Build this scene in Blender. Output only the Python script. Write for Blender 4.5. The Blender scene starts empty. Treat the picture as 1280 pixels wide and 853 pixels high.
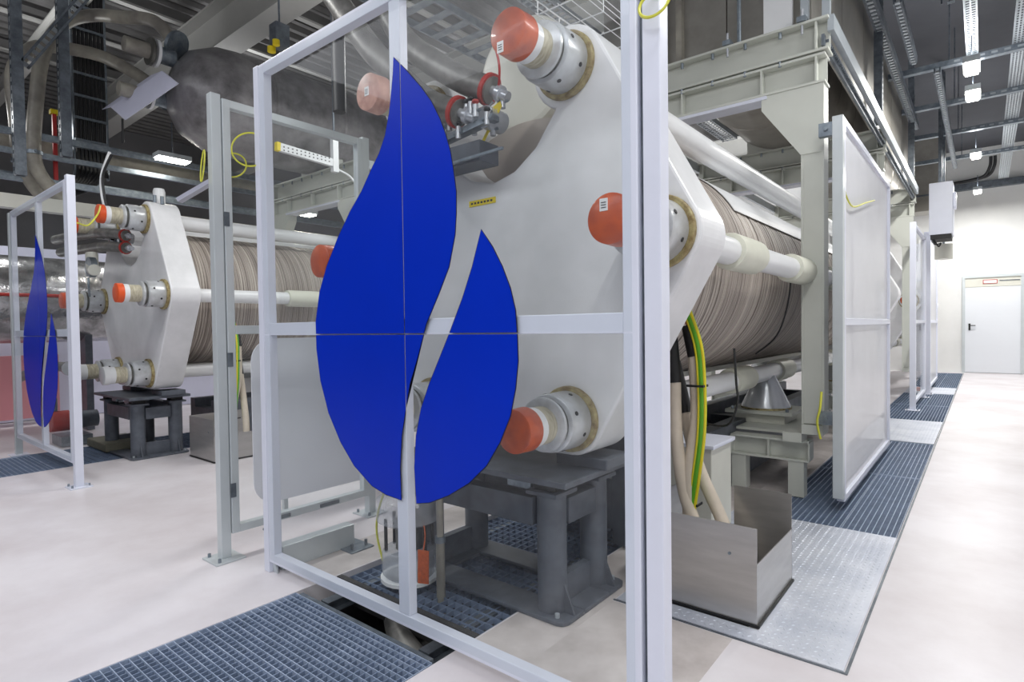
import bpy, bmesh, math, random
from mathutils import Vector, Matrix
random.seed(7)
PI = math.pi
scene = bpy.context.scene
COL = scene.collection

# ------------------------------------------------------------------ camera
CAM_YAW, CAM_PITCH, CAM_ROLL, CAM_F, CAM_H = -0.68344, -0.022698, -0.013699, 724.19, 1.3
cam_data = bpy.data.cameras.new('camera')
cam_data.sensor_width = 36.0
cam_data.lens = CAM_F / 1280 * 36.0
cam_data.clip_start = 0.05
cam = bpy.data.objects.new('camera', cam_data)
COL.objects.link(cam)
_f = Vector((math.sin(CAM_YAW) * math.cos(CAM_PITCH), math.cos(CAM_YAW) * math.cos(CAM_PITCH), math.sin(CAM_PITCH)))
_r = Vector((math.cos(CAM_YAW), -math.sin(CAM_YAW), 0))
_u = _r.cross(_f)
_r2 = _r * math.cos(CAM_ROLL) + _u * math.sin(CAM_ROLL)
_u2 = -_r * math.sin(CAM_ROLL) + _u * math.cos(CAM_ROLL)
_m = Matrix((_r2, _u2, -_f)).transposed().to_4x4()
_m.translation = Vector((0, 0, CAM_H))
cam.matrix_world = _m
scene.camera = cam

# ------------------------------------------------------------------ world, exposure, lights
world = bpy.data.worlds.new('world')
scene.world = world
world.use_nodes = True
world.node_tree.nodes['Background'].inputs[0].default_value = (0.80, 0.86, 1.0, 1)
world.node_tree.nodes['Background'].inputs[1].default_value = 0.35
scene.view_settings.view_transform = 'Standard'
scene.view_settings.look = 'None'
scene.view_settings.gamma = 1.0
scene.view_settings.exposure = 0.1
scene.cycles.transparent_max_bounces = 24
scene.cycles.max_bounces = 8
scene.cycles.sample_clamp_indirect = 6.0


def area(name, x, y, z, sx, sy, power, color=(1.0, 0.985, 0.96), spread=PI, rx=0.0, ry=0.0):
    l = bpy.data.lights.new(name, 'AREA')
    l.shape = 'RECTANGLE'
    l.size, l.size_y, l.energy, l.color, l.spread = sx, sy, power, color, spread
    o = bpy.data.objects.new(name, l)
    o.location = (x, y, z)
    o.rotation_euler = (rx, ry, 0)
    COL.objects.link(o)
    return o


# rows of hall luminaires over the aisles, with added upward fill to brighten the deck
KEY, UP = 0.52, 0.55
for ax, pw in ((0.35, 95), (-4.6, 85), (-9.8, 70)):
    for ay in (-2.2, 1.2, 4.4, 8.7, 9.75, 13.3, 17.0):
        if ax < 0 and ay < 0:
            continue
        if ax > 0 and ay > 8:      # the four lamps in view over the walkway
            area('hall_and_fill_light', -0.12, ay, 4.22, 0.14, 0.42, pw * KEY * (2.0 if ay > 12 else 0.85), (1.0, 0.985, 0.95))
            area('fill_uplight', -0.12, ay, 4.36, 0.14, 0.42, pw * UP * 0.12, (0.97, 0.98, 1.0), rx=PI)
            continue
        area('hall_and_fill_light', ax, ay, 4.12, 0.25, 1.5, pw * KEY, (1.0, 0.99, 0.97))
        area('fill_uplight', ax, ay, 4.45, 0.25, 1.5, pw * UP, (0.97, 0.98, 1.0), rx=PI)
area('hall_and_fill_light', -3.6, -2.7, 5.3, 9.0, 2.0, 420 * KEY, (0.93, 0.95, 1.0))  # added unseen fill above and behind the camera, no luminaire there


# ------------------------------------------------------------------ materials
def lin(c):
    return tuple(((v / 255) / 12.92 if v / 255 <= 0.04045 else ((v / 255 + 0.055) / 1.055) ** 2.4) for v in c)


def mat(name, rgb, rough=0.5, metal=0.0, var=0.0, scale=8.0, rgb2=None, bump=0.0, bscale=60.0, stretch=(1, 1, 1), detail=4.0, ramp=(0.35, 0.65), spec=0.5, coat=0.0):
    m = bpy.data.materials.new(name)
    m.use_nodes = True
    nt = m.node_tree
    b = nt.nodes['Principled BSDF']
    b.inputs['Roughness'].default_value = rough
    b.inputs['Metallic'].default_value = metal
    b.inputs['Specular IOR Level'].default_value = spec
    b.inputs['Coat Weight'].default_value = coat
    c1 = lin(rgb)
    b.inputs['Base Color'].default_value = (*c1, 1)
    tc = nt.nodes.new('ShaderNodeTexCoord')
    mp = nt.nodes.new('ShaderNodeMapping')
    mp.inputs['Scale'].default_value = stretch
    nt.links.new(tc.outputs['Object'], mp.inputs['Vector'])
    if rgb2 is not None or var > 0:
        c2 = lin(rgb2) if rgb2 is not None else tuple(v * (1 - var) for v in c1)
        nz = nt.nodes.new('ShaderNodeTexNoise')
        nz.inputs['Scale'].default_value = scale
        nz.inputs['Detail'].default_value = detail
        nz.inputs['Roughness'].default_value = 0.62
        rp = nt.nodes.new('ShaderNodeValToRGB')
        rp.color_ramp.elements[0].position = ramp[0]
        rp.color_ramp.elements[1].position = ramp[1]
        rp.color_ramp.elements[0].color = (*c2, 1)
        rp.color_ramp.elements[1].color = (*c1, 1)
        nt.links.new(mp.outputs[0], nz.inputs['Vector'])
        nt.links.new(nz.outputs['Fac'], rp.inputs[0])
        nt.links.new(rp.outputs[0], b.inputs['Base Color'])
    if bump > 0:
        n2 = nt.nodes.new('ShaderNodeTexNoise')
        n2.inputs['Scale'].default_value = bscale
        n2.inputs['Detail'].default_value = 3
        bp = nt.nodes.new('ShaderNodeBump')
        bp.inputs['Strength'].default_value = bump
        bp.inputs['Distance'].default_value = 0.01
        nt.links.new(mp.outputs[0], n2.inputs['Vector'])
        nt.links.new(n2.outputs['Fac'], bp.inputs['Height'])
        nt.links.new(bp.outputs[0], b.inputs['Normal'])
    return m


def glass_mat(name, tint, haze, haze_rgb=(225, 228, 235), ior=1.45, rough=0.015, vary=0.5):
    m = bpy.data.materials.new(name)
    m.use_nodes = True
    nt = m.node_tree
    nt.nodes.clear()
    out = nt.nodes.new('ShaderNodeOutputMaterial')
    tr = nt.nodes.new('ShaderNodeBsdfTransparent')
    tr.inputs[0].default_value = (*tint, 1)
    gl = nt.nodes.new('ShaderNodeBsdfAnisotropic')
    gl.inputs['Roughness'].default_value = rough
    df = nt.nodes.new('ShaderNodeBsdfDiffuse')
    df.inputs[0].default_value = (*lin(haze_rgb), 1)
    fr = nt.nodes.new('ShaderNodeFresnel')
    fr.inputs[0].default_value = ior
    m1 = nt.nodes.new('ShaderNodeMixShader')
    m2 = nt.nodes.new('ShaderNodeMixShader')
    tc = nt.nodes.new('ShaderNodeTexCoord')
    nz = nt.nodes.new('ShaderNodeTexNoise')
    nz.inputs['Scale'].default_value = 2.5
    nz.inputs['Detail'].default_value = 5
    mr = nt.nodes.new('ShaderNodeMapRange')
    mr.inputs['From Min'].default_value = 0.35
    mr.inputs['From Max'].default_value = 0.7
    mr.inputs['To Min'].default_value = haze * (1 - vary)
    mr.inputs['To Max'].default_value = haze * (1 + vary)
    nt.links.new(tc.outputs['Object'], nz.inputs['Vector'])
    nt.links.new(nz.outputs['Fac'], mr.inputs['Value'])
    nt.links.new(mr.outputs[0], m1.inputs[0])
    nt.links.new(tr.outputs[0], m1.inputs[1])
    tl = nt.nodes.new('ShaderNodeBsdfTranslucent')
    tl.inputs[0].default_value = (*lin(haze_rgb), 1)
    m3 = nt.nodes.new('ShaderNodeMixShader')
    m3.inputs[0].default_value = 0.3
    nt.links.new(df.outputs[0], m3.inputs[1])
    nt.links.new(tl.outputs[0], m3.inputs[2])
    nt.links.new(m3.outputs[0], m1.inputs[2])
    ge = nt.nodes.new('ShaderNodeNewGeometry')
    iv = nt.nodes.new('ShaderNodeMath')
    iv.operation = 'SUBTRACT'
    iv.inputs[0].default_value = 0.42
    mu = nt.nodes.new('ShaderNodeMath')
    mu.operation = 'MULTIPLY'
    mu.use_clamp = True
    nt.links.new(ge.outputs['Backfacing'], iv.inputs[1])
    nt.links.new(iv.outputs[0], mu.inputs[0])
    nt.links.new(fr.outputs[0], mu.inputs[1])
    iv.use_clamp = True
    nt.links.new(mu.outputs[0], m2.inputs[0])
    nt.links.new(m1.outputs[0], m2.inputs[1])
    nt.links.new(gl.outputs[0], m2.inputs[2])
    nt.links.new(m2.outputs[0], out.inputs[0])
    return m


def emit(name, rgb, s):
    m = bpy.data.materials.new(name)
    m.use_nodes = True
    b = m.node_tree.nodes['Principled BSDF']
    b.inputs['Base Color'].default_value = (*lin(rgb), 1)
    b.inputs['Emission Color'].default_value = (*lin(rgb), 1)
    b.inputs['Emission Strength'].default_value = s
    return m


M = {}
M['floor'] = mat('light_screed', (230, 226, 230), 0.42, rgb2=(210, 203, 206), scale=1.3, detail=8, bump=0.05, bscale=25, ramp=(0.3, 0.62))
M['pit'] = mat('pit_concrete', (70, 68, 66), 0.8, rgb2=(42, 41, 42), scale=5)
M['wall'] = mat('painted_wall', (233, 234, 233), 0.8, var=0.06, scale=1.5)
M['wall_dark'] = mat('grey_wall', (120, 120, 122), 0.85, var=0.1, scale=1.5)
M['deck'] = mat('deck_steel', (120, 119, 118), 0.55, 0.3, var=0.25, scale=2)
M['girder'] = mat('girder_paint', (176, 176, 172), 0.6, var=0.08, scale=2)
M['white'] = mat('white_powder_coat', (222, 226, 240), 0.34, var=0.03, scale=6)
M['alu'] = mat('satin_aluminium', (205, 212, 215), 0.35, 0.25, var=0.05, scale=6)
M['cream'] = mat('cream_enamel', (216, 216, 206), 0.35, var=0.07, scale=3)
M['plate'] = mat('end_plate_enamel', (236, 237, 240), 0.3, rgb2=(218, 220, 222), scale=2.2, detail=6)
M['rod_white'] = mat('white_rod', (236, 238, 240), 0.3, var=0.03)
M['sleeve'] = mat('insulating_sleeve', (222, 223, 208), 0.5, var=0.05)
M['rod_metal'] = mat('rod_metal', (214, 218, 224), 0.25, 0.6, var=0.05)
M['collar'] = mat('hydraulic_nut_steel', (216, 220, 224), 0.3, 0.3, rgb2=(186, 188, 190), scale=9)
M['collar_dark'] = mat('oiled_steel', (112, 112, 108), 0.4, 0.6, var=0.3, scale=12)
M['thread'] = mat('taped_thread', (205, 200, 178), 0.5, rgb2=(168, 160, 138), scale=20, stretch=(1, 4, 1))
M['washer'] = mat('greased_washer', (176, 164, 118), 0.5, rgb2=(120, 100, 60), scale=30)
M['cap_orange'] = mat('orange_rubber_cap', (206, 84, 18), 0.42, rgb2=(172, 62, 12), scale=14, coat=0.2)
M['cap_red'] = mat('bright_orange_cap', (232, 92, 42), 0.4, var=0.1)
M['cap_pink'] = mat('glass_veiled_cap', (222, 176, 160), 0.5, rgb2=(190, 140, 128), scale=20)  # orange cap with the pale veil of the glass put into its colour
M['paper'] = mat('white_paper', (240, 240, 240), 0.7)
M['ink'] = mat('dark_ink', (40, 42, 46), 0.7)
M['stand'] = mat('grey_stand_paint', (96, 102, 112), 0.42, rgb2=(78, 83, 92), scale=9)
M['stand_u1'] = M['stand']
M['black'] = mat('black_rubber', (24, 25, 27), 0.55)
M['cable_black'] = mat('black_cable', (30, 31, 34), 0.5)
M['galv'] = mat('galvanised_steel', (150, 160, 168), 0.38, 0.65, rgb2=(118, 128, 138), scale=14)
M['strut'] = mat('strut_steel', (120, 128, 136), 0.45, 0.5, rgb2=(88, 95, 104), scale=10)
M['strut_lit'] = mat('lit_strut_steel', (190, 198, 204), 0.4, 0.4, var=0.1)  # paler copy of the strut steel, lamplight on it put into the colour
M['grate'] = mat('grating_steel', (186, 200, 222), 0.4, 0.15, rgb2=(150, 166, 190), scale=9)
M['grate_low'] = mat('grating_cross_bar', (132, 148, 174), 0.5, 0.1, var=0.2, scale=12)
M['checker'] = mat('tread_plate_steel', (222, 226, 236), 0.36, 0.25, rgb2=(196, 202, 216), scale=3)
M['inox'] = mat('brushed_stainless', (196, 194, 192), 0.3, 0.75, rgb2=(174, 172, 170), scale=3, stretch=(1, 1, 6), ramp=(0.25, 0.75))
M['vessel'] = mat('foil_jacket', (176, 174, 176), 0.38, 0.3, rgb2=(104, 102, 104), scale=2.0, detail=8, bump=0.12, bscale=5)
M['vessel_b'] = mat('vessel_jacket_light', (168, 165, 158), 0.4, 0.45, rgb2=(138, 135, 128), scale=1.5, detail=6)
M['pipe'] = mat('insulated_pipe', (150, 149, 145), 0.42, 0.4, rgb2=(105, 104, 102), scale=8, bump=0.3, bscale=18)
M['pipe_beige'] = mat('beige_pipe', (178, 174, 160), 0.45, 0.1, rgb2=(128, 124, 118), scale=2.2)
M['hose'] = mat('cream_hose', (214, 202, 186), 0.6, var=0.1, scale=12)
M['copper'] = mat('copper_lug', (190, 110, 80), 0.35, 0.8)
M['green'] = mat('green_yellow_sheath', (96, 172, 40), 0.4)
M['yellow'] = mat('yellow_stripe', (226, 208, 40), 0.4)
M['ywire'] = mat('yellow_green_wire', (206, 206, 70), 0.45)
M['ytape'] = mat('yellow_tape', (232, 208, 24), 0.5)
M['blue'] = mat('blue_film', (0, 46, 190), 0.35, var=0.08, scale=1.2, spec=0.12)
M['outline'] = mat('dark_edge', (8, 14, 40), 0.5)
M['orange_tag'] = mat('orange_tag', (216, 100, 40), 0.6, rgb2=(180, 80, 34), scale=60)
M['red'] = mat('red_paint', (186, 58, 52), 0.5, var=0.1)
M['redline'] = mat('red_line', (176, 40, 40), 0.5)
M['lavender'] = mat('pale_lavender_panel', (214, 216, 236), 0.6, var=0.03)
M['foil'] = mat('crinkled_foil', (214, 214, 216), 0.22, 0.85, rgb2=(150, 150, 152), scale=5, bump=1.0, bscale=9)
M['haze'] = glass_mat('hazy_sheet', (0.96, 0.97, 1.0), 0.45, (232, 236, 246))
M['film'] = glass_mat('white_film_acrylic', (0.95, 0.96, 1.0), 0.92, (250, 251, 255), vary=0.03)
M['glass'] = glass_mat('acrylic', (0.97, 0.98, 0.98), 0.022)
M['plastic_clear'] = glass_mat('clear_plastic', (0.93, 0.94, 0.95), 0.35)
M['door'] = mat('door_enamel', (226, 230, 236), 0.4)
M['lamp_on'] = emit('lamp_tube', (255, 250, 238), 30)
M['green_beam'] = mat('pale_green_grey_steel', (208, 211, 203), 0.42, var=0.07, scale=2)
M['crate'] = mat('grey_brown_crate', (120, 118, 104), 0.7, var=0.2)


# the stack of cells: stripes of slightly different thin frames along the axis
def stack_material():
    m = bpy.data.materials.new('cell_frames')
    m.use_nodes = True
    nt = m.node_tree
    b = nt.nodes['Principled BSDF']
    b.inputs['Roughness'].default_value = 0.55
    tc = nt.nodes.new('ShaderNodeTexCoord')
    mp = nt.nodes.new('ShaderNodeMapping')
    mp.inputs['Scale'].default_value = (0.35, 34, 0.35)
    nz = nt.nodes.new('ShaderNodeTexNoise')
    nz.inputs['Scale'].default_value = 2.0
    nz.inputs['Detail'].default_value = 5
    rp = nt.nodes.new('ShaderNodeValToRGB')
    e = rp.color_ramp.elements
    e[0].position, e[0].color = 0.34, (*lin((126, 117, 110)), 1)
    e[1].position, e[1].color = 0.7, (*lin((206, 198, 188)), 1)
    k = e.new(0.5)
    k.color = (*lin((168, 158, 150)), 1)
    nt.links.new(tc.outputs['Object'], mp.inputs[0])
    nt.links.new(mp.outputs[0], nz.inputs['Vector'])
    nt.links.new(nz.outputs['Fac'], rp.inputs[0])
    nt.links.new(rp.outputs[0], b.inputs['Base Color'])
    return m


M['stack'] = stack_material()
M['sheet_white'] = mat('milky_sheet', (246, 247, 255), 0.3)


# ------------------------------------------------------------------ mesh builder
def frame_of(d):
    d = Vector(d).normalized()
    a = Vector((0, 0, 1)) if abs(d.z) < 0.9 else Vector((1, 0, 0))
    s = d.cross(a).normalized()
    return s, s.cross(d).normalized(), d


class MB:
    def __init__(self):
        self.v, self.f, self.sm = [], [], []

    def add(self, vs, fs, smooth=False):
        n = len(self.v)
        self.v += [tuple(p) for p in vs]
        self.f += [tuple(i + n for i in f) for f in fs]
        self.sm += [smooth] * len(fs)
        return self

    def box(self, x0, x1, y0, y1, z0, z1):
        return self.add([(x0, y0, z0), (x1, y0, z0), (x1, y1, z0), (x0, y1, z0), (x0, y0, z1), (x1, y0, z1), (x1, y1, z1), (x0, y1, z1)],
                        [(0, 3, 2, 1), (4, 5, 6, 7), (0, 1, 5, 4), (1, 2, 6, 5), (2, 3, 7, 6), (3, 0, 4, 7)])

    def bar(self, p0, p1, w, h, up=None):
        p0, p1 = Vector(p0), Vector(p1)
        s, t, d = frame_of(p1 - p0)
        if up is not None:
            t = Vector(up)
            s = d.cross(t).normalized()
            t = s.cross(d).normalized()
        vs = [p + s * a * w / 2 + t * b * h / 2 for p in (p0, p1) for a, b in ((-1, -1), (1, -1), (1, 1), (-1, 1))]
        return self.add(vs, [(3, 2, 1, 0), (4, 5, 6, 7), (0, 1, 5, 4), (1, 2, 6, 5), (2, 3, 7, 6), (3, 0, 4, 7)])

    def cyl(self, p0, p1, r0, r1=None, n=20, caps=True):
        r1 = r0 if r1 is None else r1
        return self.lathe(p0, p1, [(0, r0), (1, r1)], n, caps)

    def lathe(self, p0, p1, prof, n=24, caps=True, smooth=True):
        p0, p1 = Vector(p0), Vector(p1)
        s, t, d = frame_of(p1 - p0)
        L = (p1 - p0).length
        vs, fs = [], []
        for a, r in prof:
            c = p0 + d * L * a
            for i in range(n):
                w = 2 * PI * i / n
                vs.append(c + (s * math.cos(w) + t * math.sin(w)) * r)
        for k in range(len(prof) - 1):
            for i in range(n):
                j = (i + 1) % n
                fs.append((k * n + j, k * n + i, (k + 1) * n + i, (k + 1) * n + j))
        self.add(vs, fs, smooth)
        if caps:
            base = len(self.v) - len(vs)
            self.f.append(tuple(base + i for i in range(n)))
            self.f.append(tuple(base + (len(prof) - 1) * n + i for i in reversed(range(n))))
            self.sm += [False, False]
        return self

    def tube(self, pts, r, n=10, smooth_path=True, sub=6, caps=True):
        P = [Vector(p) for p in pts]
        if smooth_path and len(P) > 2:
            Q = []
            for i in range(len(P) - 1):
                a, b, c, d = P[max(i - 1, 0)], P[i], P[i + 1], P[min(i + 2, len(P) - 1)]
                for k in range(sub):
                    t = k / sub
                    Q.append(0.5 * ((2 * b) + (c - a) * t + (2 * a - 5 * b + 4 * c - d) * t * t + (3 * b - a - 3 * c + d) * t ** 3))
            Q.append(P[-1])
            P = Q
        vs, fs = [], []
        tan = (P[1] - P[0]).normalized()
        s, t, _ = frame_of(tan)
        for i, p in enumerate(P):
            d = (P[min(i + 1, len(P) - 1)] - P[max(i - 1, 0)]).normalized()
            s = (s - d * s.dot(d)).normalized()
            t = s.cross(d)
            for k in range(n):
                w = 2 * PI * k / n
                vs.append(p + (s * math.cos(w) + t * math.sin(w)) * r)
        for i in range(len(P) - 1):
            for k in range(n):
                j = (k + 1) % n
                fs.append((i * n + j, i * n + k, (i + 1) * n + k, (i + 1) * n + j))
        self.add(vs, fs, True)
        if caps:
            b0 = len(self.v) - len(vs)
            self.f.append(tuple(b0 + i for i in range(n)))
            self.f.append(tuple(b0 + (len(P) - 1) * n + i for i in reversed(range(n))))
            self.sm += [False, False]
        return self

    def prism(self, poly, axis, a, b):
        """poly in the plane across axis: 'y' -> (x, z), 'x' -> (y, z), 'z' -> (x, y)"""
        def P(u, w, c):
            return (u, c, w) if axis == 'y' else (c, u, w) if axis == 'x' else (u, w, c)
        n = len(poly)
        vs = [P(u, w, a) for u, w in poly] + [P(u, w, b) for u, w in poly]
        fs = [tuple(range(n)), tuple(reversed(range(n, 2 * n)))] + [(i, i + n, (i + 1) % n + n, (i + 1) % n) for i in range(n)]
        return self.add(vs, fs)

    def hbeam(self, p0, p1, w, h, tf=0.018, tw=0.012, up=(0, 0, 1)):
        p0, p1, u = Vector(p0), Vector(p1), Vector(up)
        o = u * (h / 2 - tf / 2)
        self.bar(p0 + o, p1 + o, w, tf, up)
        self.bar(p0 - o, p1 - o, w, tf, up)
        self.bar(p0, p1, tw, h - 2 * tf, up)
        return self

    def build(self, name, m, parent=None, bevel=0.0, kind=None):
        me = bpy.data.meshes.new(name)
        vs = self.v
        top = parent
        while top is not None and top.parent is not None:
            top = top.parent
        if top is not None:
            L = top.location
            off = Vector(L)
        else:
            off = Vector((0, 0, 0))
            if vs:
                xs, ys, zs = zip(*vs)
                off = Vector(((min(xs) + max(xs)) / 2, (min(ys) + max(ys)) / 2, min(zs)))
        me.from_pydata([tuple(Vector(p) - off) for p in vs], [], self.f)
        me.polygons.foreach_set('use_smooth', self.sm)
        me.materials.append(m)
        me.update()
        bm = bmesh.new()
        bm.from_mesh(me)
        bmesh.ops.recalc_face_normals(bm, faces=bm.faces)
        bm.to_mesh(me)
        bm.free()
        if any(self.sm):
            me.set_sharp_from_angle(angle=math.radians(40))
        o = bpy.data.objects.new(name, me)
        COL.objects.link(o)
        if parent is not None:
            o.parent = parent
        else:
            o.location = off
        if bevel:
            md = o.modifiers.new('bevel', 'BEVEL')
            md.width = bevel
            md.segments = 2
            md.limit_method = 'ANGLE'
        if kind:
            o['kind'] = kind
        return o


def thing(name, loc, label, cat, group=None):
    o = bpy.data.objects.new(name, None)
    o.empty_display_size = 0.1
    o.location = loc
    COL.objects.link(o)
    o['label'] = label
    o['category'] = cat
    if group:
        o['group'] = group
    return o


def tag(o, label, cat, group=None, kind=None):
    o['label'] = label
    o['category'] = cat
    if group:
        o['group'] = group
    if kind:
        o['kind'] = kind
    return o


def B(*a):
    return MB().box(*a)


def struct(o):
    o['kind'] = 'structure'
    return o


# ------------------------------------------------------------------ floor, pits, walls, deck
X0, X1, Y0, Y1 = -16.0, 2.6, -4.0, 18.8
PITS = [(-2.65, -1.65, -0.6, 4.6), (-1.15, -0.40, 4.12, 18.4), (-8.00, -6.93, -0.6, 4.6), (-1.32, -0.78, 2.5, 3.3)]


def in_pit(x, y):
    return any(a < x < b and c < y < d for a, b, c, d in PITS)


xs = sorted({X0, X1} | {p for q in PITS for p in q[:2]})
ys = sorted({Y0, Y1} | {p for q in PITS for p in q[2:]})
fl = MB()
for i in range(len(xs) - 1):
    for j in range(len(ys) - 1):
        if not in_pit((xs[i] + xs[i + 1]) / 2, (ys[j] + ys[j + 1]) / 2):
            fl.box(xs[i], xs[i + 1], ys[j], ys[j + 1], -0.12, 0)
bmw = fl.build('floor', M['floor'])
struct(bmw)
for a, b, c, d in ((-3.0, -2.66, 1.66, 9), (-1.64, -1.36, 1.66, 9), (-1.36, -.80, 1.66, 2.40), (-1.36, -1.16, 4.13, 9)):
    struct(B(a, b, c, d, 0.0, .0006).build('floor_shadow_strip', mat('shadowed_concrete', (214, 207, 205), 0.6, rgb2=(180, 172, 169), scale=3, detail=8)))  # soft shadow of the drum put into the brownish concrete colour
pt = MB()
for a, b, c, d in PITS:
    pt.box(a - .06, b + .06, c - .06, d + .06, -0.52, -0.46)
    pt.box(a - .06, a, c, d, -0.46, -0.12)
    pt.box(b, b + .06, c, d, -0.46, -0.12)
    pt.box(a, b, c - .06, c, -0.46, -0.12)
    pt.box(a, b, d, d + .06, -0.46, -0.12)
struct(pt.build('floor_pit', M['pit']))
ft = MB()
ft.box(-0.395, -0.385, 2.415, 18.4, -0.03, 0.004)
ft.box(-1.36, -0.385, 2.405, 2.415, -0.03, 0.004)
struct(ft.build('trim_1', M['strut']))
struct(B(X0, X1, 18.8, 18.95, -0.1, 6.6).build('wall_back', M['wall']))
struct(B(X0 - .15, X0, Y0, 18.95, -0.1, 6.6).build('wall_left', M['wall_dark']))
struct(B(X1, X1 + .15, Y0, 18.95, -0.1, 6.6).build('wall_right', M['wall']))
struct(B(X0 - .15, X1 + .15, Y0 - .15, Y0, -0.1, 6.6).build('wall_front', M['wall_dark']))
# trapezoidal roof deck, ribs along y
dk = MB()
poly = []
x = X0
while x < X1:
    poly += [(x, 6.15), (x + .09, 6.15), (x + .13, 6.27), (x + .22, 6.27), (x + .26, 6.15)]
    x += .26
poly2 = poly + [(X1 + .2, 6.3), (X1 + .2, 6.4), (X0, 6.4)]
for k in range(len(poly) - 1):
    (a, za), (b, zb) = poly[k], poly[k + 1]
    dk.add([(a, Y0, za), (b, Y0, zb), (b, Y1, zb), (a, Y1, za)], [(0, 1, 2, 3)])
dk.box(X0, X1 + .2, Y0, Y1, 6.3, 6.4)
struct(dk.build('ceiling', M['deck']))
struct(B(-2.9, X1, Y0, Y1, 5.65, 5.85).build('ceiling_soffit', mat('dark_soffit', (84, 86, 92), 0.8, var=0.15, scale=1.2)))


# ------------------------------------------------------------------ electrolyser stacks
def plate_outline(cx, cz=1.68):
    """six lobes round the tie rods, a deep notch between the two upper ones"""
    pts = []

    def arc(c, r, a0, a1, n=9):
        for k in range(n + 1):
            a = math.radians(a0 + (a1 - a0) * k / n)
            pts.append((cx + c[0] + r * math.cos(a), cz + c[1] + r * math.sin(a)))
    arc((.45, .8), .185, 250, 28, 16)
    arc((.9, 0), .17, 28, -28)
    arc((.45, -.8), .17, -28, -88)
    arc((-.45, -.8), .17, -92, -152)
    arc((-.9, 0), .17, 208, 152)
    arc((-.45, .8), .185, 152, -70, 16)
    pts.extend([(cx - .27, cz + .475), (cx - .14, cz + .385), (cx, cz + .35), (cx + .14, cz + .385), (cx + .27, cz + .475)])
    return pts


RODS = [('tr', .45, .8), ('r', .9, 0), ('br', .45, -.8), ('bl', -.45, -.8), ('l', -.9, 0), ('tl', -.45, .8)]


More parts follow.
